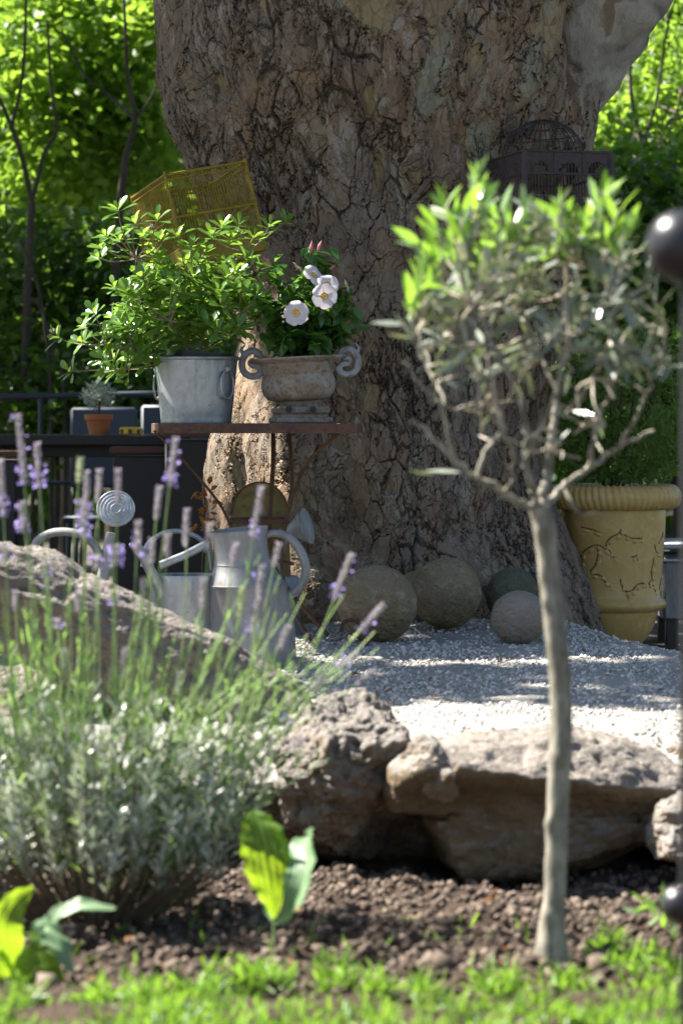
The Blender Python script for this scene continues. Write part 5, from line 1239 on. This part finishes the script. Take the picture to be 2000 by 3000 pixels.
bg_tree('slender_tree', 'thin forked dark tree nearest the left edge, beyond the terrace', P(70, 1500, Y), fork_left(Y), [(P(60, 330, Y+2.3)[:], (.6, .6, 1.0)), (P(150, 200, Y+2.5)[:], (.5, .7, .9))], 110, 46, .13, .075, M['bg1'], GL, 11)
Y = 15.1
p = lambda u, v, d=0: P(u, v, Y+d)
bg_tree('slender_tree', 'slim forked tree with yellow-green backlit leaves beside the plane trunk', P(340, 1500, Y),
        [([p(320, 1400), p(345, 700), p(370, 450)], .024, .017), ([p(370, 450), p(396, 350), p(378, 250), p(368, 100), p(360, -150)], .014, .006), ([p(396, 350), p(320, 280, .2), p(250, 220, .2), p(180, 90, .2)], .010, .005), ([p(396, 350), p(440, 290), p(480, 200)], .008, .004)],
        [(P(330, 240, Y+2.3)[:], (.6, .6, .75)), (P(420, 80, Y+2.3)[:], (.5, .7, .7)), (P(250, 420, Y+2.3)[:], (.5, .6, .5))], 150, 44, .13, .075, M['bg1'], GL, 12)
for i_, (u, Y, vtop, m, rx, lab) in enumerate([(-150, 19, 200, 'bg2', .9, 'mid-green tree at the far left behind the forked tree'), (180, 21, 100, 'bg1', 1.1, 'bright tree behind and between the two slim forked trees'), (470, 22, 250, 'bg2', 1.2, 'green tree showing at the left side of the plane trunk'), (20, 24, -250, 'bg2', 1.4, 'tall tree highest at the left edge of the wood'), (330, 25, -300, 'bg1', 1.5, 'tall pale green tree at the back of the left wood')]):
    p = lambda u_, v, d=0: P(u_, v, Y+d)
    bg_tree('wood_tree', lab, Vector((p(u, 1300).x, Y, .1)), [([Vector((p(u, 1300).x, Y, .1)), p(u+20, 800), p(u-10, 300), p(u+30, vtop)], .06, .012), ([p(u+10, 700), p(u+90, 400), p(u+130, 150)], .025, .008), ([p(u, 600), p(u-80, 350), p(u-120, 100)], .025, .008)],
            [(p(u, vtop+150)[:], (rx, 1.0, 1.2)), (p(u+30, 600)[:], (rx, 1.0, .9))], 150, 50, .2, .11, M[m], GL, 30+i_)
for lab, pts in (('bare thin brown stem rising in front of the dark bushes at the left', [(150, 1170), (135, 980), (112, 840), (60, 700)]), ('bare leaning thin stem left of the potted shrub', [(190, 1170), (160, 1040), (118, 900), (60, 860)])):
    q = [P(u, v, 14.7) for u, v in pts]; gb = Vector((q[0].x, 14.7, .2)); st = thing('thin_tree', gb, lab, 'tree', GL)
    c_ = curve([gb]+q, 6); MB().tube(c_, lerpn([.012, .005], len(c_)), 7).build('trunk', M['bgtwig'], st)
# dark understorey on the left
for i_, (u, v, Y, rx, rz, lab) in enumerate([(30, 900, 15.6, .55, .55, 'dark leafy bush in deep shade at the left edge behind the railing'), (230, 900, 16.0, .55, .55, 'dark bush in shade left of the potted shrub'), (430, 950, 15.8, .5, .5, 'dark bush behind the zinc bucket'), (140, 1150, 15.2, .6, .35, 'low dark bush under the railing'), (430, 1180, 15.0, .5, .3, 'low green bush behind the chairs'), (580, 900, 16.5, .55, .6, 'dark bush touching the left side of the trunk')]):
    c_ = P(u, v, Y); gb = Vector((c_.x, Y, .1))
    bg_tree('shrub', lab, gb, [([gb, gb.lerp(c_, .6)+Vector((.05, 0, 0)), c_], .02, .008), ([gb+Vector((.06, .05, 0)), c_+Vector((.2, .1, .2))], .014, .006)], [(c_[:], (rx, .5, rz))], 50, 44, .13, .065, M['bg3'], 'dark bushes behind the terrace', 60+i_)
# right side
Y = 16.5
p = lambda u, v, d=0: P(u, v, Y+d)
bg_tree('slender_tree', 'thin-stemmed tree with bright leaves beyond the right side of the trunk', Vector((p(1880, 1300).x, Y, .1)),
        [([Vector((p(1900, 1300).x, Y, .1)), p(1890, 800), p(1880, 420)], .026, .016), ([p(1880, 420), p(1850, 300), p(1842, 100), p(1830, -100)], .012, .006), ([p(1880, 420), p(1920, 300), p(1950, 100), p(1990, -60)], .010, .005), ([p(1882, 500), p(1960, 380), p(2010, 220)], .009, .005)],
        [(P(1930, 330, Y+.8)[:], (.6, .6, .8)), (P(1850, 480, Y+.5)[:], (.35, .4, .5))], 120, 44, .12, .065, M['bg1'], GR, 21)
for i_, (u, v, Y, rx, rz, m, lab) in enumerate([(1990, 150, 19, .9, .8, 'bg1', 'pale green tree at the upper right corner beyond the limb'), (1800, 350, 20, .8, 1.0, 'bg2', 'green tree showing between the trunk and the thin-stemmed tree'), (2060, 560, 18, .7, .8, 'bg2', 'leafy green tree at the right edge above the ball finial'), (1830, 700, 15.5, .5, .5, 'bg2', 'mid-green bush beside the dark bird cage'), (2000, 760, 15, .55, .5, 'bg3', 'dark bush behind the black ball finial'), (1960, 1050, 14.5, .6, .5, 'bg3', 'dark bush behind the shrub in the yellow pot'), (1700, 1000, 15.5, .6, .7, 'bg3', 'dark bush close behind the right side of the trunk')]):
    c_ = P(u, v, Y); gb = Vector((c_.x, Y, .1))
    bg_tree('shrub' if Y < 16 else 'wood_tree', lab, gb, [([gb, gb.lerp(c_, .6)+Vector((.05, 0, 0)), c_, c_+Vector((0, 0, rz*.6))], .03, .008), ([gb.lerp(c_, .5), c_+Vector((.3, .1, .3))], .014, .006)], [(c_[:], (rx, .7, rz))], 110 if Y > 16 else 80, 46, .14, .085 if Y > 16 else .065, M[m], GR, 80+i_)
# far wood closing the view
n = 42000; x = RNG.uniform(-9, 9, n); y = RNG.uniform(27, 34, n); z = .1+RNG.random(n)**.85*(5.2+.9*vnoise(np.stack([x, x*0, x*0], -1), .6, 3)-np.clip(x-2.2, 0, 3)*.25)
Pq = np.stack([x, y, z], -1); lum = vnoise(Pq, 1.6, 7)+.5*vnoise(Pq, 4, 8); keep = lum > -.35; Pq = Pq[keep]; n = len(Pq)
o = leaves('far_wood', M['bg2'], Pq, rdir(n, -.4), rdir(n, 1.2), RNG.uniform(.18, .34, n), RNG.uniform(.12, .22, n), [(.3, .9), (.65, .8)], .1, .2)
tag(o, 'distant mass of woodland leaves closing the view behind the garden', 'woodland', kind='stuff')

# ------------------------------------------------------------------ light, sky, camera
w = bpy.data.worlds.new('World'); SC.world = w; w.use_nodes = True; nt = w.node_tree
bgn = nt.nodes['Background']; sky = nt.nodes.new('ShaderNodeTexSky'); sky.sky_type = 'NISHITA'; sky.sun_disc = False
sky.sun_elevation = R(51); sky.sun_rotation = math.atan2(SUN.x, SUN.y); sky.air_density = 1.0; sky.dust_density = 1.0
nt.links.new(sky.outputs[0], bgn.inputs[0]); bgn.inputs[1].default_value = .045
sl_ = bpy.data.lights.new('sun', 'SUN'); sl_.energy = 5.0; sl_.angle = R(.53); sl_.color = (1, .95, .87)
so_ = bpy.data.objects.new('sun', sl_); COL.objects.link(so_); so_.rotation_euler = SUN.to_track_quat('Z', 'Y').to_euler(); so_.location = (-5, 15, 12)
cam = bpy.data.cameras.new('camera'); co = bpy.data.objects.new('camera', cam); COL.objects.link(co); SC.camera = co
co.location = (0, 0, HC); co.rotation_euler = (R(90)-PITCH, 0, 0)
cam.sensor_fit = 'VERTICAL'; cam.sensor_height = 36; cam.sensor_width = 24; cam.lens = 36*FPX/3000; cam.clip_end = 500; cam.clip_start = .05
cam.dof.use_dof = True; cam.dof.focus_distance = 10.2; cam.dof.aperture_fstop = 3.4; cam.dof.aperture_blades = 7
SC.view_settings.view_transform = 'Standard'; SC.view_settings.look = 'None'; SC.view_settings.exposure = 2.15; SC.view_settings.gamma = 1
SC.render.engine = 'CYCLES'
SC.cycles.max_bounces = 8; SC.cycles.transmission_bounces = 6; SC.cycles.diffuse_bounces = 4; SC.cycles.use_denoising = True
